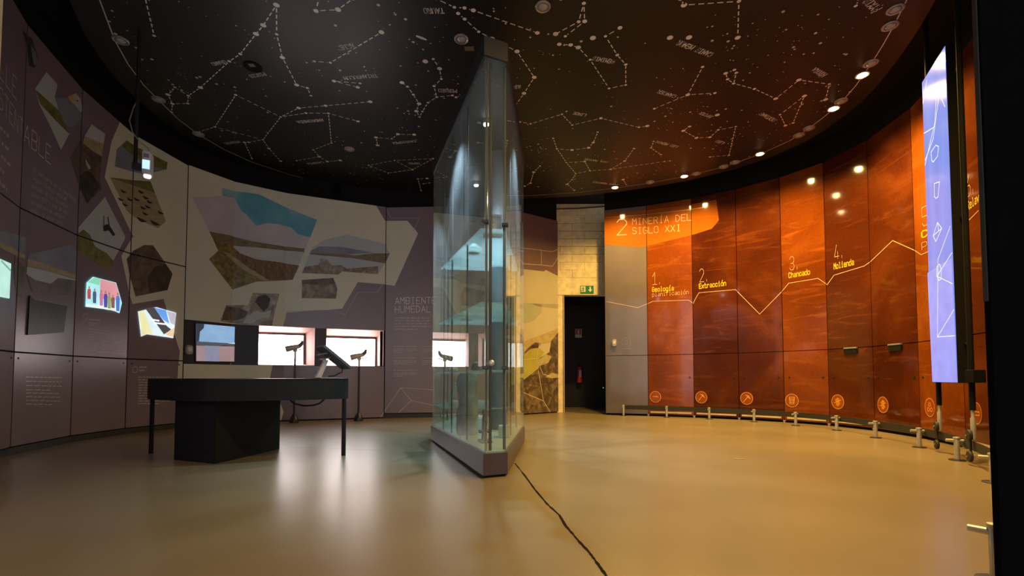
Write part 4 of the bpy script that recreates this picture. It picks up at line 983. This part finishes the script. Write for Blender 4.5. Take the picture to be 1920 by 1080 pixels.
# ---- oval interactive table
lf, rf = on_z(283, 850, 0), on_z(644, 854, 0); fc = on_z(403, 870, 0); lb = on_z(326, 862, 0); rb = on_z(524, 842, 0)
tc0 = Vector(((lf.x + rf.x) / 2, (lf.y + rf.y) / 2 + 0.02, 0))
tb = empty('exhibit_table', 'large black table with curved top on a faceted pedestal and slim legs', 'table', tc0)
TBM = mat('table_black', (0.010, 0.010, 0.012), 0.7, var=0.2, spec=0.25)
TOPZ, AP = 0.742, 0.195
a_ = (rf.x - lf.x) / 2 + 0.03; b_ = 0.60; rot = math.atan2(rf.y - lf.y, rf.x - lf.x)
def oval(k, grow_=0.0):
    t = 2 * math.pi * k / 64; c, s = math.cos(t), math.sin(t); e = 1.35
    x = math.copysign(abs(c) ** e, c) * (a_ + grow_); y = math.copysign(abs(s) ** e, s) * (b_ + grow_)
    return (x * math.cos(rot) - y * math.sin(rot), x * math.sin(rot) + y * math.cos(rot))
mb = MB(); mb.prism([oval(k) for k in range(64)], TOPZ - AP, TOPZ - 0.006); part(mb, 'apron', TBM, tb)
mb = MB(); mb.prism([oval(k, 0.004) for k in range(64)], TOPZ - 0.006, TOPZ); part(mb, 'table_top', mat('table_top_black', (0.012, 0.012, 0.014), 0.35), tb)
p0, p1, p2 = [Vector((q.x - tc0.x, q.y - tc0.y)) for q in (lb, fc, rb)]
p3 = p2 + (p0 - p1) * 0.9; p4 = p0 + (p2 - p1) * 0.55
mb = MB(); mb.prism([p0, p1, p2, p3, p4], 0.0, TOPZ - AP); part(mb, 'pedestal', TBM, tb)
for q in (lf, rf):
    mb = MB(); mb.prism([(q.x - tc0.x + 0.02 * math.cos(k * .7854 + .39), q.y - tc0.y + 0.02 * math.sin(k * .7854 + .39)) for k in range(8)], 0.0, TOPZ - AP); part(mb, 'leg', TBM, tb)
# cable sagging under the table edge
ca = [on_y(540, 750, 4.75), on_y(552, 757, 4.75), on_y(570, 761, 4.75), on_y(588, 760, 4.75), on_y(600, 756, 4.75), on_y(610, 748, 4.75)]
ca[0].z = ca[-1].z = TOPZ - AP - 0.0095
o = MB().tube(ca, 0.009, 8).build('cable', RUBBER, smooth=True); tag(o, 'black cable sagging below the rim of the curved black table', 'cable')
# tilted tablet on a stand
tp = on_y(616, 708, 4.55); tp.z = TOPZ
tab = empty('tablet_stand', 'tilted grey touch tablet on a white post standing on the black table', 'tablet', (tp.x, tp.y, TOPZ + 0.0005), math.radians(40))
mb = MB(); mb.box((0.01, 0, 0.004), (0.22, 0.16, 0.008)); part(mb, 'base_plate', GREYP, tab, bevel=0.002)
mb = MB(); mb.hexa([(-0.125, -0.02, 0.008), (-0.075, -0.02, 0.008), (-0.075, 0.03, 0.008), (-0.125, 0.03, 0.008), (-0.045, -0.02, 0.18), (-0.005, -0.02, 0.18), (-0.005, 0.03, 0.18), (-0.045, 0.03, 0.18)]); part(mb, 'post', WHITEP, tab)
M = Matrix.Rotation(math.radians(38), 4, 'Y')
mb = MB(); mb.box((0.045, 0, 0.205), (0.34, 0.26, 0.03), M.to_3x3()); part(mb, 'tablet_body', mat('tablet_grey', (0.10, 0.10, 0.115), 0.4), tab, bevel=0.006)
mb = MB(); c = Vector((0.045, 0, 0.208)) + M.to_3x3() @ Vector((0, 0, 0.012)); mb.box(c, (0.30, 0.20, 0.002), M.to_3x3()); part(mb, 'tablet_screen', mat('tablet_glass', (0.03, 0.03, 0.035), 0.08), tab)
for dz in (0.0, -0.045):
    mb = MB(); c = Vector((-0.075 + dz * -0.5, -0.03, 0.235 + dz)); mb.box(c, (0.10, 0.05, 0.014), Matrix.Rotation(math.radians(-12), 3, 'Y')); part(mb, 'clamp_finger', GREYP, tab, bevel=0.004)
mb = MB(); mb.tube([(0.0, 0.0, 0.02), (0.06, 0, 0.025), (0.10, 0, 0.05), (0.13, 0, 0.06), (0.14, 0, 0.10), (0.10, 0, 0.16)], 0.006, 8); part(mb, 'tablet_cord', RUBBER, tab, smooth=True)
mb = MB(); mb.box((-0.055, -0.03, 0.175), (0.028, 0.012, 0.022)); part(mb, 'white_clip', WHITEP, tab)

# ---- two spotting scopes on posts below the windows
def scope(px, dy, eye_py, label):
    p = on_z(px, HZ + dy, 0); top_z = on_y(px, eye_py, p.y).z
    o = empty('spotting_scope', label, 'spotting scope', (p.x, p.y, 0), 0.1, 'spotting scopes at the windows')
    mb = MB(); mb.lathe([(0.075, 0.0), (0.075, 0.03), (0.06, 0.08), (0.03, 0.13), (0.022, 0.15)], (0, 0, 0), 16); part(mb, 'floor_weight', BLACKSAT, o, smooth=True)
    mb = MB(); mb.tube([(0, 0, 0.14), (0, 0, top_z - 0.22)], 0.017, 10); part(mb, 'post', BLACKSAT, o)
    mb = MB(); mb.tube([(0, 0, top_z - 0.22), (0, 0, top_z - 0.09)], 0.019, 10); part(mb, 'upper_post', STEEL, o)
    mb = MB(); mb.box((0.0, 0, top_z - 0.08), (0.06, 0.05, 0.05)); part(mb, 'tilt_head', STEEL, o, bevel=0.008)
    u = Vector((1, 0.25, 0.28)).normalized()
    mb = MB(); c = Vector((-0.02, 0, top_z - 0.03)); mb.lathe([(0.044, -0.13), (0.05, -0.12), (0.048, -0.06), (0.042, 0.0), (0.036, 0.07), (0.03, 0.10)], c, 16, u); part(mb, 'optical_tube', mat('scope_taupe', (0.62, 0.52, 0.46), 0.4, metal=0.2), o, smooth=True)
    mb = MB(); mb.tube([c + u * 0.08, c + u * 0.11 + Vector((0.01, 0, 0.03)), c + u * 0.13 + Vector((0.01, 0, 0.08))], [0.034, 0.03, 0.018], 12); part(mb, 'eyepiece', mat('scope_dark', (0.12, 0.10, 0.09), 0.4), o, smooth=True)
    mb = MB(); mb.tube([(0.02, 0, top_z - 0.075), (0.14, 0.02, top_z - 0.055)], 0.008, 8); part(mb, 'pan_handle', STEEL, o, smooth=True)
    return o
scope(551, 84.5, 648, 'spotting scope on a post before the left bright window')
scope(672, 81, 664, 'spotting scope on a post before the right bright window')

# ---- wall display in the niche and wall screens
def emis(name, col, k=1.0): return mat(name, col, 0.25, emit=k, var=0.10, scale=6)
def wall_screen(wall, pix, label, name, layers, dead=False):
    q = [wall.sz(*p) for p in pix]; i = wall.seg(sum(p[0] for p in q) / len(q))
    if area(q) < 0: q = q[::-1]
    mb = MB(); k = len(q)
    mb.v = [tuple(wall.pt(s, z, 0.006, i)) for s, z in q] + [tuple(wall.pt(s, z, 0.014, i)) for s, z in q]
    mb.f = [tuple(range(k)), tuple(k + j for j in range(k - 1, -1, -1))] + [(j, k + j, k + (j + 1) % k, (j + 1) % k) for j in range(k)]
    base = tag(mb.build(name, layers[0][1]), label, 'screen')
    for n, (pp, m, nm) in enumerate(layers[1:]):
        qq = [wall.sz(*p) for p in pp]
        if area(qq) < 0: qq = qq[::-1]
        c = qq; mb = MB(); mb.keep = True
        mb.poly([wall.pt(s, z, 0.0146 + 0.0005 * n, i) for s, z in c]); part(mb, nm, m, base)
    return base
tvb = mat('screen_bezel', (0.012, 0.012, 0.015), 0.3)
wall_screen(WL, [(365, 605), (468, 612.5), (468, 680), (365, 678.5)], 'wide lit screen with a lagoon view in the black niche', 'wall_display', [(None, tvb),
    ([(367, 606.5), (467, 614), (467, 648), (367, 642)], emis('tv_sky', (0.24, 0.42, 0.66), 0.9), 'screen_sky'), ([(367, 640), (467, 645), (467, 652), (420, 648), (367, 652)], emis('tv_hills', (0.10, 0.12, 0.14), 0.6), 'screen_hills'),
    ([(367, 648), (467, 650), (467, 678), (367, 677)], emis('tv_shore', (0.36, 0.25, 0.26), 0.8), 'screen_shore'), ([(383, 648), (410, 649), (410, 678), (383, 677)], emis('tv_reflect', (0.26, 0.27, 0.38), 0.8), 'screen_figure'),
    ([(426, 644), (452, 641), (456, 643), (440, 645)], emis('tv_surf', (0.6, 0.66, 0.75), 0.9), 'screen_surf'), ([(367, 606.5), (382, 607.5), (381, 615), (374, 622), (372, 640), (367, 640)], emis('tv_tree', (0.06, 0.08, 0.12), 0.4), 'screen_tree')])
fig = [emis('fig_%d' % k, c, 0.9) for k, c in enumerate(((0.45, 0.08, 0.10), (0.06, 0.12, 0.22), (0.55, 0.2, 0.28), (0.10, 0.06, 0.42), (0.30, 0.36, 0.16), (0.25, 0.10, 0.08), (0.08, 0.20, 0.60)))]
lay = [(None, emis('group_aqua', (0.40, 0.82, 0.88), 0.95)), ([(162, 529.5), (174, 520), (186, 523.5), (184, 535)], emis('group_mint', (0.25, 0.70, 0.45), 0.9), 'screen_wall'),
       ([(186, 523.5), (215, 530.8), (224, 563), (184, 560)], emis('group_pink', (0.72, 0.32, 0.36), 0.9), 'screen_backdrop'), ([(160, 570), (190, 573), (223, 580), (221, 585.5), (202, 580.5), (192, 578.5), (160, 574.5)], emis('group_floor', (0.85, 0.85, 0.80), 0.9), 'screen_floor')]
for k, (x, y, h) in enumerate(((164.5, 560, 24), (174.5, 568, 28), (187, 573, 30), (195, 576, 32), (201.5, 578, 31), (208.5, 577, 25), (217.5, 583, 36))):
    lay.append(([(x - 3, y), (x + 3, y + 0.8), (x + 3.6, y - h * .6), (x + 2.5, y - h * .78), (x - 2.5, y - h * .78), (x - 3.6, y - h * .6)], fig[k], 'screen_figure'))
    lay.append(([(x - 1.6, y - h * .8), (x + 1.6, y - h * .8), (x + 1.8, y - h * .92), (x, y - h), (x - 1.8, y - h * .92)], emis('fig_head', (0.45, 0.28, 0.22), 0.7), 'screen_face'))
wall_screen(WL, [(173, 519), (215.6, 530), (226.7, 568), (222, 587), (211, 581.5), (202, 581), (192, 579), (159, 575), (161, 530)], 'lit angular wall screen showing a row of people', 'wall_screen', lay)
wall_screen(WL, [(292, 576), (329, 586.7), (323.7, 634), (274, 626.7), (263.7, 631), (258, 584)], 'lit angular wall screen with diagonal blue and yellow picture', 'wall_screen', [(None, emis('diag_pale', (0.70, 0.86, 0.90), 0.95)),
    ([(259, 585), (268, 582), (285, 628), (275, 626), (264.5, 630)], emis('diag_yellow', (0.85, 0.82, 0.45), 0.9), 'screen_wedge'), ([(272, 580), (288, 577), (312, 612), (320, 618), (306, 627)], emis('diag_slate', (0.10, 0.10, 0.12), 0.5), 'screen_roof'),
    ([(288, 577), (310, 582), (316, 607), (305, 600), (297, 590)], emis('diag_blue', (0.14, 0.36, 0.85), 0.95), 'screen_sky'), ([(311, 583), (328, 587.5), (326, 610), (318, 606)], emis('diag_lilac', (0.55, 0.50, 0.60), 0.9), 'screen_wall'),
    ([(307, 627), (325.5, 613), (323.5, 633)], emis('diag_peach', (0.85, 0.62, 0.40), 0.9), 'screen_wedge'), ([(284, 598), (297, 600), (297, 603), (284, 601)], emis('diag_white', (0.95, 0.95, 1.0), 1.0), 'screen_caption'), ([(288, 604), (314, 607), (314, 610), (288, 607)], emis('diag_white', (0.95, 0.95, 1.0), 1.0), 'screen_caption')])
wall_screen(WL, [(-8, 483), (17, 494), (14, 559.5), (-8, 555)], 'pale mint lit wall screen cut by the left picture edge', 'wall_screen', [(None, emis('mint_screen', (0.48, 0.80, 0.70), 0.95)), ([(-2, 486), (16.5, 505), (16.5, 510), (-2, 491)], emis('mint_line', (0.25, 0.42, 0.42), 0.8), 'screen_line')])
wall_screen(WL, [(53.4, 554), (62, 562), (123, 574), (117, 623), (49, 628)], 'dark switched-off angular wall screen below the beach photograph', 'wall_screen', [(None, mat('screen_off', (0.016, 0.018, 0.014), 0.4, spec=0.3))])

# ---- small wall devices
def plaque(wall, px, py, label, w=0.10, h=0.155):
    s, z = wall.sz(px, py); n = wall.normal(s); t = wall.tangent(s)
    o = empty('call_box', label, 'wall box', wall.pt(s, z, 0.0), math.atan2(t.y, t.x), 'small pale wall boxes')
    mb = MB(); K_ = 20; prof = []
    for k in range(K_):
        a = 2 * math.pi * k / K_; c, sn = math.cos(a), math.sin(a)
        prof.append((math.copysign(abs(c) ** .6, c) * w / 2, math.copysign(abs(sn) ** .6, sn) * h / 2))
    mb.v = [(x, -0.001, y) for x, y in prof] + [(x * .9, -0.035, y * .9) for x, y in prof]
    mb.f = [tuple(range(K_)), tuple(K_ + k for k in range(K_))] + [(k, (k + 1) % K_, K_ + (k + 1) % K_, K_ + k) for k in range(K_)]
    part(mb, 'housing', mat('box_taupe', (0.42, 0.36, 0.34), 0.4), o, smooth=True)
    mb = MB(); mb.box((0, -0.037, 0.01), (w * .5, 0.004, h * .42)); part(mb, 'face_plate', mat('box_face', (0.75, 0.70, 0.68), 0.4), o)
plaque(WL, 354, 656, 'small pale rounded box on the black niche beside the lagoon screen')
plaque(WR, 1152, 643, 'small pale rounded box on the grey panel beside the doorway', 0.085, 0.15)

# ---- doorway signs and extinguisher
c = on_y(1100.5, 543, Yc - 0.012)
es = empty('exit_sign', 'green and white emergency exit sign above the dark doorway', 'sign', (c.x, Yc - 0.0105, c.z))
GRN = mat('exit_green', (0.02, 0.22, 0.05), 0.4); SGW = mat('sign_white', (0.80, 0.80, 0.66), 0.5)
mb = MB(); mb.box((0, -0.006, 0), (0.29, 0.012, 0.165)); part(mb, 'sign_board', GRN, es)
mb = MB(); mb.box((-0.083, -0.0135, 0.008), (0.10, 0.003, 0.125)); part(mb, 'white_field', SGW, es)
def flat(mbx, pts, y): mbx.poly([(x, y, z) for x, z in pts])
mb = MB(); mb.keep = True; y_ = -0.0155
flat(mb, [(-.085, .045), (-.073, .045), (-.070, .056), (-.079, .063), (-.088, .056)], y_)
for a, b in (((-.08, .04), (-.09, .0)), ((-.09, .0), (-.07, -.02)), ((-.07, -.02), (-.075, -.05)), ((-.09, .0), (-.105, -.03)), ((-.105, -.03), (-.125, -.03)), ((-.082, .03), (-.06, .01)), ((-.082, .03), (-.11, .02))):
    for q in stroke_quads([a, b], 0.012): flat(mb, q, y_)
part(mb, 'running_figure', GRN, es)
mb = MB(); mb.keep = True; y_ = -0.0135
flat(mb, [(.055, .06), (.085, .06), (.085, .0), (.115, .0), (.07, -.055), (.025, .0), (.055, .0)], y_); part(mb, 'down_arrow', SGW, es)
yb = Yc + 1.75
c = on_y(1084.5, 625, yb)
fs = empty('fire_sign', 'red and white extinguisher sign on the dark passage wall', 'sign', (c.x, yb, c.z))
RED = mat('fire_red', (0.55, 0.03, 0.03), 0.4)
mb = MB(); mb.box((0, -0.005, 0), (0.17, 0.008, 0.225)); part(mb, 'sign_board', mat('fire_sign_white', (0.75, 0.72, 0.70), 0.5), fs)
mb = MB(); mb.box((0, -0.0105, 0.035), (0.145, 0.003, 0.14)); part(mb, 'red_field', RED, fs)
mb = MB(); mb.keep = True
for g in ([(-.02, -.02), (.02, -.02), (.02, .06), (-.02, .06)], [(-.01, .06), (.01, .06), (.01, .075), (-.01, .075)], [(.01, .07), (.04, .06), (.042, .066), (.01, .078)]): flat(mb, g, -0.0125)
part(mb, 'extinguisher_symbol', mat('fire_sign_white', (0.75, 0.72, 0.70), 0.5), fs)
c0 = on_y(1086.5, 718, yb - 0.09); c1 = on_y(1086.5, 683, yb - 0.09)
ex = empty('fire_extinguisher', 'red fire extinguisher hung in the dark passage', 'extinguisher', (c0.x, yb - 0.085, c0.z))
hE = c1.z - c0.z
mb = MB(); mb.lathe([(0.055, 0), (0.07, 0.01), (0.07, hE * .78), (0.055, hE * .86), (0.025, hE * .90)], (0, 0, 0), 20); part(mb, 'cylinder', RED, ex, smooth=True)
mb = MB(); mb.lathe([(0.025, hE * .90), (0.025, hE * .95), (0.015, hE)], (0, 0, 0), 12); part(mb, 'valve', DARKMETAL, ex, smooth=True)
mb = MB(); mb.tube([(0.0, -0.01, hE * .97), (-0.05, -0.03, hE * .98), (-0.07, -0.03, hE * .95)], 0.008, 8); part(mb, 'lever', DARKMETAL, ex)
mb = MB(); mb.tube([(0.02, 0, hE * .93), (0.07, -0.01, hE * .85), (0.08, -0.01, hE * .4), (0.075, -0.01, hE * .2)], 0.01, 8); part(mb, 'hose', RUBBER, ex, smooth=True)
mb = MB(); mb.box((0.01, -0.0705, hE * .5), (0.06, 0.002, hE * .35)); part(mb, 'instruction_label', WHITEP, ex)
mb = MB(); mb.box((0, 0.0775, hE * .7), (0.05, 0.015, 0.05)); part(mb, 'wall_bracket', DARKMETAL, ex)
mb = MB(); mb.lathe([(0.008, 0), (0.008, 0.004), (0.003, 0.006)], (0, 0, 0), 10, Vector((0, -1, 0)))
c = on_y(1131, 727, yb); o = mb.build('indicator_light', mat('green_led', (0.4, 0.9, 0.35), 0.4, emit=1.5)); o.location = (c.x, yb - 0.0005, c.z); tag(o, 'tiny green indicator light in the dark passage', 'light')

# ---- projector hanging by the left wall
pj_y = 4.7; c = on_y(277, 308, pj_y)
pj = empty('projector', 'small white projector hanging on a black pole by the left wall', 'projector', (c.x, c.y, c.z), math.radians(27))
mb = MB(); mb.box((0, 0, 0), (0.078, 0.14, 0.235)); part(mb, 'housing', WHITEP, pj, bevel=0.02)
mb = MB(); mb.box((0, -0.0715, 0.062), (0.045, 0.003, 0.04)); part(mb, 'vent_grille', GREYP, pj)
mb = MB(); mb.box((0, -0.0715, -0.03), (0.06, 0.003, 0.09)); part(mb, 'lens_window', emis('projector_blue', (0.35, 0.55, 1.0), 1.6), pj)
mb = MB(); mb.lathe([(0.03, 0), (0.034, -0.015), (0.028, -0.03), (0.012, -0.034)], (0, 0, -0.112), 16); part(mb, 'lens', emis('projector_lens', (1.0, 0.85, 0.78), 1.6), pj, smooth=True)
top_h = DISC_Z - c.z
mb = MB(); mb.tube([(-0.105, 0.02, -0.06), (-0.105, 0.02, top_h)], 0.016, 10); part(mb, 'ceiling_pole', BLACKSAT, pj)
mb = MB(); mb.box((-0.085, 0.02, -0.04), (0.09, 0.05, 0.07)); part(mb, 'pole_clamp', BLACKSAT, pj, bevel=0.006)
mb = MB(); mb.tube([(0.01, 0.0, 0.12), (0.0, 0, 0.17), (-0.07, 0, 0.22), (-0.13, 0, 0.30), (-0.16, 0, 0.42), (-0.13, 0, 0.56), (-0.11, 0.02, 0.64)], 0.005, 6); part(mb, 'power_cord', mat('cord_grey', (0.30, 0.28, 0.27), 0.5), pj, smooth=True)

# ---- low barrier: steel posts and a dark belt
posts = [(1169, 779.5), (1250, 782.5), (1330, 786), (1414, 791), (1492, 798), (1569, 807), (1642, 821), (1724, 839), (1795, 863), (1863, 905)]
pp = [on_z(x, y, 0) for x, y in posts] + [Vector((2.95, 2.72, 0)), Vector((2.42, 2.18, 0)), Vector((1.785, 1.735, 0))]
labs = ['steel barrier post at the doorway end of the belt', 'second steel barrier post from the doorway', 'third steel barrier post from the doorway', 'fourth steel barrier post from the doorway', 'fifth steel barrier post, below the panel numbered 3',
        'sixth steel barrier post, below the panel numbered 4', 'seventh steel barrier post, two before the tall screen', 'steel barrier post just left of the tall screen wheels', 'steel barrier post between the two pairs of screen wheels', 'steel barrier post half hidden by the black partition edge',
        'steel barrier post hidden behind the black partition, farther one', 'steel barrier post hidden behind the black partition, nearer one', 'nearest steel barrier post, its pin poking out at the lower right']
belt_pts = []
def post_parts():
    b = MB(); b.lathe([(0.062, 0.0), (0.062, 0.006), (0.055, 0.009), (0.02, 0.009)], (0, 0, 0), 24)
    s_ = MB(); s_.lathe([(0.021, 0.009), (0.021, 0.196), (0.019, 0.2)], (0, 0, 0), 20)
    c_ = MB(); c_.lathe([(0.026, 0.196), (0.027, 0.204), (0.024, 0.21), (0.01, 0.212)], (0, 0, 0), 20)
    p_ = MB(); p_.tube([(-0.075, 0, 0.178), (0.047, 0, 0.178)], 0.0135, 12)
    return [(b, 'base_plate', DARKMETAL), (s_, 'shaft', STEEL), (c_, 'cap', STEEL), (p_, 'cross_pin', STEEL)]
src = None
for k, p in enumerate(pp):
    a, b = pp[max(0, k - 1)], pp[min(len(pp) - 1, k + 1)]; t = (b - a).normalized(); n = Vector((-t.y, t.x, 0))       # towards the wall
    n = n if n.dot(Vector((p.x, p.y - 5.5, 0))) > 0 else -n
    belt_pts.append(p + n * 0.052)
    if k in (10, 11): continue              # wholly hidden by the partition
    rz = math.atan2(n.y, n.x)
    o = empty('barrier_post', labs[k], 'post', p, rz, 'steel posts of the low barrier')
    if src is None:
        src = [part(m_, nm, mt, o, smooth=True) for m_, nm, mt in post_parts()]
    else:
        for q in src:
            c = q.copy(); COL.objects.link(c); c.parent = o
mb = MB(); NB = 8
pts = []
for i in range(len(belt_pts) - 1):
    p0_, p1_, p2_, p3_ = belt_pts[max(0, i - 1)], belt_pts[i], belt_pts[i + 1], belt_pts[min(len(belt_pts) - 1, i + 2)]
    for k in range(NB):
        t = k / NB; pts.append(0.5 * ((2 * p1_) + (p2_ - p0_) * t + (2 * p0_ - 5 * p1_ + 4 * p2_ - p3_) * t * t + (3 * p1_ - p0_ - 3 * p2_ + p3_) * t ** 3))
pts.append(belt_pts[-1])
for a, b in zip(pts, pts[1:]):
    d = (b - a).normalized(); n = Vector((-d.y, d.x, 0)) * 0.004
    mb.hexa([a - n + Vector((0, 0, .125)), b - n + Vector((0, 0, .125)), b + n + Vector((0, 0, .125)), a + n + Vector((0, 0, .125)), a - n + Vector((0, 0, .205)), b - n + Vector((0, 0, .205)), b + n + Vector((0, 0, .205)), a + n + Vector((0, 0, .205))])
tag(mb.build('barrier_belt', mat('belt_charcoal', (0.034, 0.032, 0.03), 0.7, spec=0.3)), 'long charcoal belt carried by the steel posts along the orange wall', 'barrier')

# ---- tall screen that rolls along the belt
def belt_at(px):
    best = min(pts, key=lambda q: abs(q.x / q.y - (px - 960) / F_PX)); return best
w1, w2 = belt_at(1757), belt_at(1823)
f_far = on_y(1748, 718, w1.y + 0.02); f_near = on_y(1795, 717, 4.19)
zb_ = (f_far.z + f_near.z) / 2; zt_ = 3.83
a2, b2 = Vector((f_far.x, f_far.y, 0)), Vector((f_near.x, f_near.y, 0)); td = (b2 - a2).normalized(); nd = Vector((td.y, -td.x, 0))
if nd.dot(-a2) < 0: nd = -nd
org = (a2 + b2) / 2
sc = empty('sliding_screen', 'tall lit lavender-blue screen on poles rolling along the barrier', 'screen', (org.x, org.y, 0))
lo_ = lambda v: Vector((v.x - org.x, v.y - org.y, v.z))
def slabq(a, b, z0, z1, n0, n1):
    mb = MB(); q = [a + nd * n0, b + nd * n0, b + nd * n1, a + nd * n1]
    return mb.hexa([lo_(Vector((p.x, p.y, z0))) for p in q] + [lo_(Vector((p.x, p.y, z1))) for p in q])
part(slabq(a2, b2, zb_, zt_, -0.085, -0.004), 'screen_case', BLACK, sc)
SCM = bpy.data.materials.new('lavender_screen'); SCM.use_nodes = True; nt = SCM.node_tree; p = nt.nodes['Principled BSDF']
p.inputs['Base Color'].default_value = (0.05, 0.05, 0.06, 1); p.inputs['Roughness'].default_value = 0.16
nz = nt.nodes.new('ShaderNodeTexNoise'); nz.inputs['Scale'].default_value = 1.5
rp = nt.nodes.new('ShaderNodeValToRGB'); rp.color_ramp.elements[0].color = (0.165, 0.25, 0.80, 1); rp.color_ramp.elements[1].color = (0.205, 0.32, 0.88, 1); rp.color_ramp.elements[0].position = .35; rp.color_ramp.elements[1].position = .65
nt.links.new(nz.outputs['Fac'], rp.inputs['Fac']); nt.links.new(rp.outputs['Color'], p.inputs['Emission Color']); p.inputs['Emission Strength'].default_value = 1.0
pic = part(slabq(a2 + td * 0.004, b2 - td * 0.004, zb_ + 0.004, zt_ - 0.004, -0.004, 0.0), 'lit_panel', SCM, sc)
DRW = emis('screen_drawing', (0.66, 0.82, 1.0), 1.0)
def scr(px, py):
    r = ray(px, py); t = (a2.x * nd.x + a2.y * nd.y) / (r.x * nd.x + r.y * nd.y); q = Vector((0, 0, CAM_H)) + r * t
    return ((Vector((q.x, q.y, 0)) - a2).dot(td), q.z)
W_ = (b2 - a2).length
draws = [[(1734, 310), (1753, 230), (1757, 165)], [(1735, 300), (1750, 260), (1762, 170)], [(1757, 165), (1772, 200)], [(1730, 195), (1738, 150)], [(1733, 250), (1752, 238)], [(1747, 300), (1746, 285), (1755, 272), (1760, 275), (1758, 293), (1750, 304), (1747, 300)],
  [(1752, 344), (1762, 341), (1759, 369), (1755, 372), (1752, 368), (1752, 344)], [(1758, 417), (1750, 442), (1755, 453), (1766, 428), (1758, 417)], [(1750, 442), (1766, 428)], [(1758, 417), (1760, 432)],
  [(1782, 424), (1759, 486), (1758, 632)], [(1785, 474), (1757, 518), (1786, 532)], [(1757, 500), (1762, 495), (1765, 505), (1765, 523), (1761, 526), (1757, 518), (1757, 500)], [(1758, 632), (1790, 580)], [(1758, 632), (1793, 629)]]
for pl in draws:
    pl2 = [scr(*q) for q in pl]; pl2 = [(min(max(u, 0.012), W_ - 0.012), z) for u, z in pl2]
    mb = MB(); mb.keep = True
    for q in stroke_quads(pl2, 0.0055):
        mb.poly([lo_(a2 + td * u + nd * 0.0015 + Vector((0, 0, z))) for u, z in q])
    part(mb, 'line_drawing', DRW, sc)
mb = MB(); mb.keep = True
mb.poly([lo_(a2 + td * u + nd * 0.0008 + Vector((0, 0, z))) for u, z in (scr(1739, 512), scr(1784, 484), (W_ - .006, zb_ + 0.006), (0.006, zb_ + 0.006))])
part(mb, 'screen_lower_tone', emis('screen_violet', (0.19, 0.245, 0.80), 1.0), sc)
PO = mat('pole_black', (0.008, 0.008, 0.008), 0.75, spec=0.15)
for w in (w1, w2):
    c = lo_(w) + Vector((0, 0, 0))
    bx = w - org; off = nd * 0
    mb = MB(); mb.tube([c + Vector((0, 0, 0.47)), c + Vector((0, 0, SLAB_Z))], 0.022, 12); pole = part(mb, 'pole', PO, sc, smooth=True)
    mb = MB(); mb.tube([c + Vector((0, 0, 0.22)), c + Vector((0, 0, 0.40)), c + Vector((0, 0, 0.41)), c + Vector((0, 0, 0.47))], [0.019, 0.019, 0.013, 0.013], 12); part(mb, 'telescopic_rod', STEEL, sc, smooth=True)
    for z in (0.256, 0.074):
        ctr = c + nd * 0.03 + Vector((0, 0, z)); mb = MB(); mb.lathe([(0.03, -0.013), (0.045, -0.011), (0.048, 0.0), (0.045, 0.011), (0.03, 0.013)], ctr, 18, nd); wh = part(mb, 'wheel', RUBBER, sc, smooth=True)
        mb = MB(); mb.lathe([(0.010, 0.0), (0.010, 0.022), (0.004, 0.024)], ctr, 10, nd); part(mb, 'axle_cap', CHROME, wh)
    mb = MB(); mb.box(c + nd * 0.022 + Vector((0, 0, 0.165)), (0.012, 0.012, 0.2)); part(mb, 'wheel_bracket', DARKMETAL, sc)
mb = MB(); q = lo_(w2) + Vector((0, 0, zb_ + 0.06)); mb.box(q + td * 0.05 - nd * 0.01, (0.11, 0.07, 0.11)); part(mb, 'mounting_block', BLACK, sc, bevel=0.004)
for z in (zb_ + 0.35, 2.2, zt_ - 0.3):
    for w in (w1, w2):
        u = (Vector((w.x, w.y, 0)) - a2).dot(td); base = a2 + td * min(max(u, 0.05), W_ - 0.05) - nd * 0.08
        mb = MB(); mb.tube([lo_(Vector((base.x, base.y, z))), lo_(Vector((w.x, w.y, z)))], 0.014, 8); part(mb, 'clamp_arm', BLACKSAT, sc)

# ---- black partition at the right edge, concrete pier at the left edge, rear of the hall
bx_ = on_y(1864, 708, 1.5)
mb = MB(); mb.box((bx_.x + 0.9, 1.511, 1.9), (1.8, 0.022, 3.8)); wall_part = tag(mb.build('wall_partition', mat('partition_black', (0.004, 0.004, 0.004), 0.9, spec=0.03)), kind='structure')
mb = MB(); mb.box((bx_.x - 0.002, 1.514, 2.4), (0.004, 0.014, 2.8)); part(mb, 'edge_profile', mat('edge_olive_grey', (0.035, 0.032, 0.024), 0.6), wall_part)
mb = MB(); mb.box((bx_.x + 0.03, 1.47, 0.006), (0.12, 0.14, 0.012)); part(mb, 'foot_plate', DARKMETAL, wall_part)
px_ = on_y(6, 0, 2.6).x
mb = MB(); mb.box((px_ - 0.35, 2.5, 2.28), (0.7, 0.2, 4.55)); tag(mb.build('wall_pier', CONC), kind='structure')
mb = MB()
mb.box((-3.75, 0.0, 2.28), (0.1, 5.0, 4.55)); mb.box((3.65, 0.0, 2.28), (0.1, 4.6, 4.55))
tag(mb.build('wall_entry', mat('entry_dark_paint', (0.05, 0.045, 0.045), 0.7)), kind='structure')
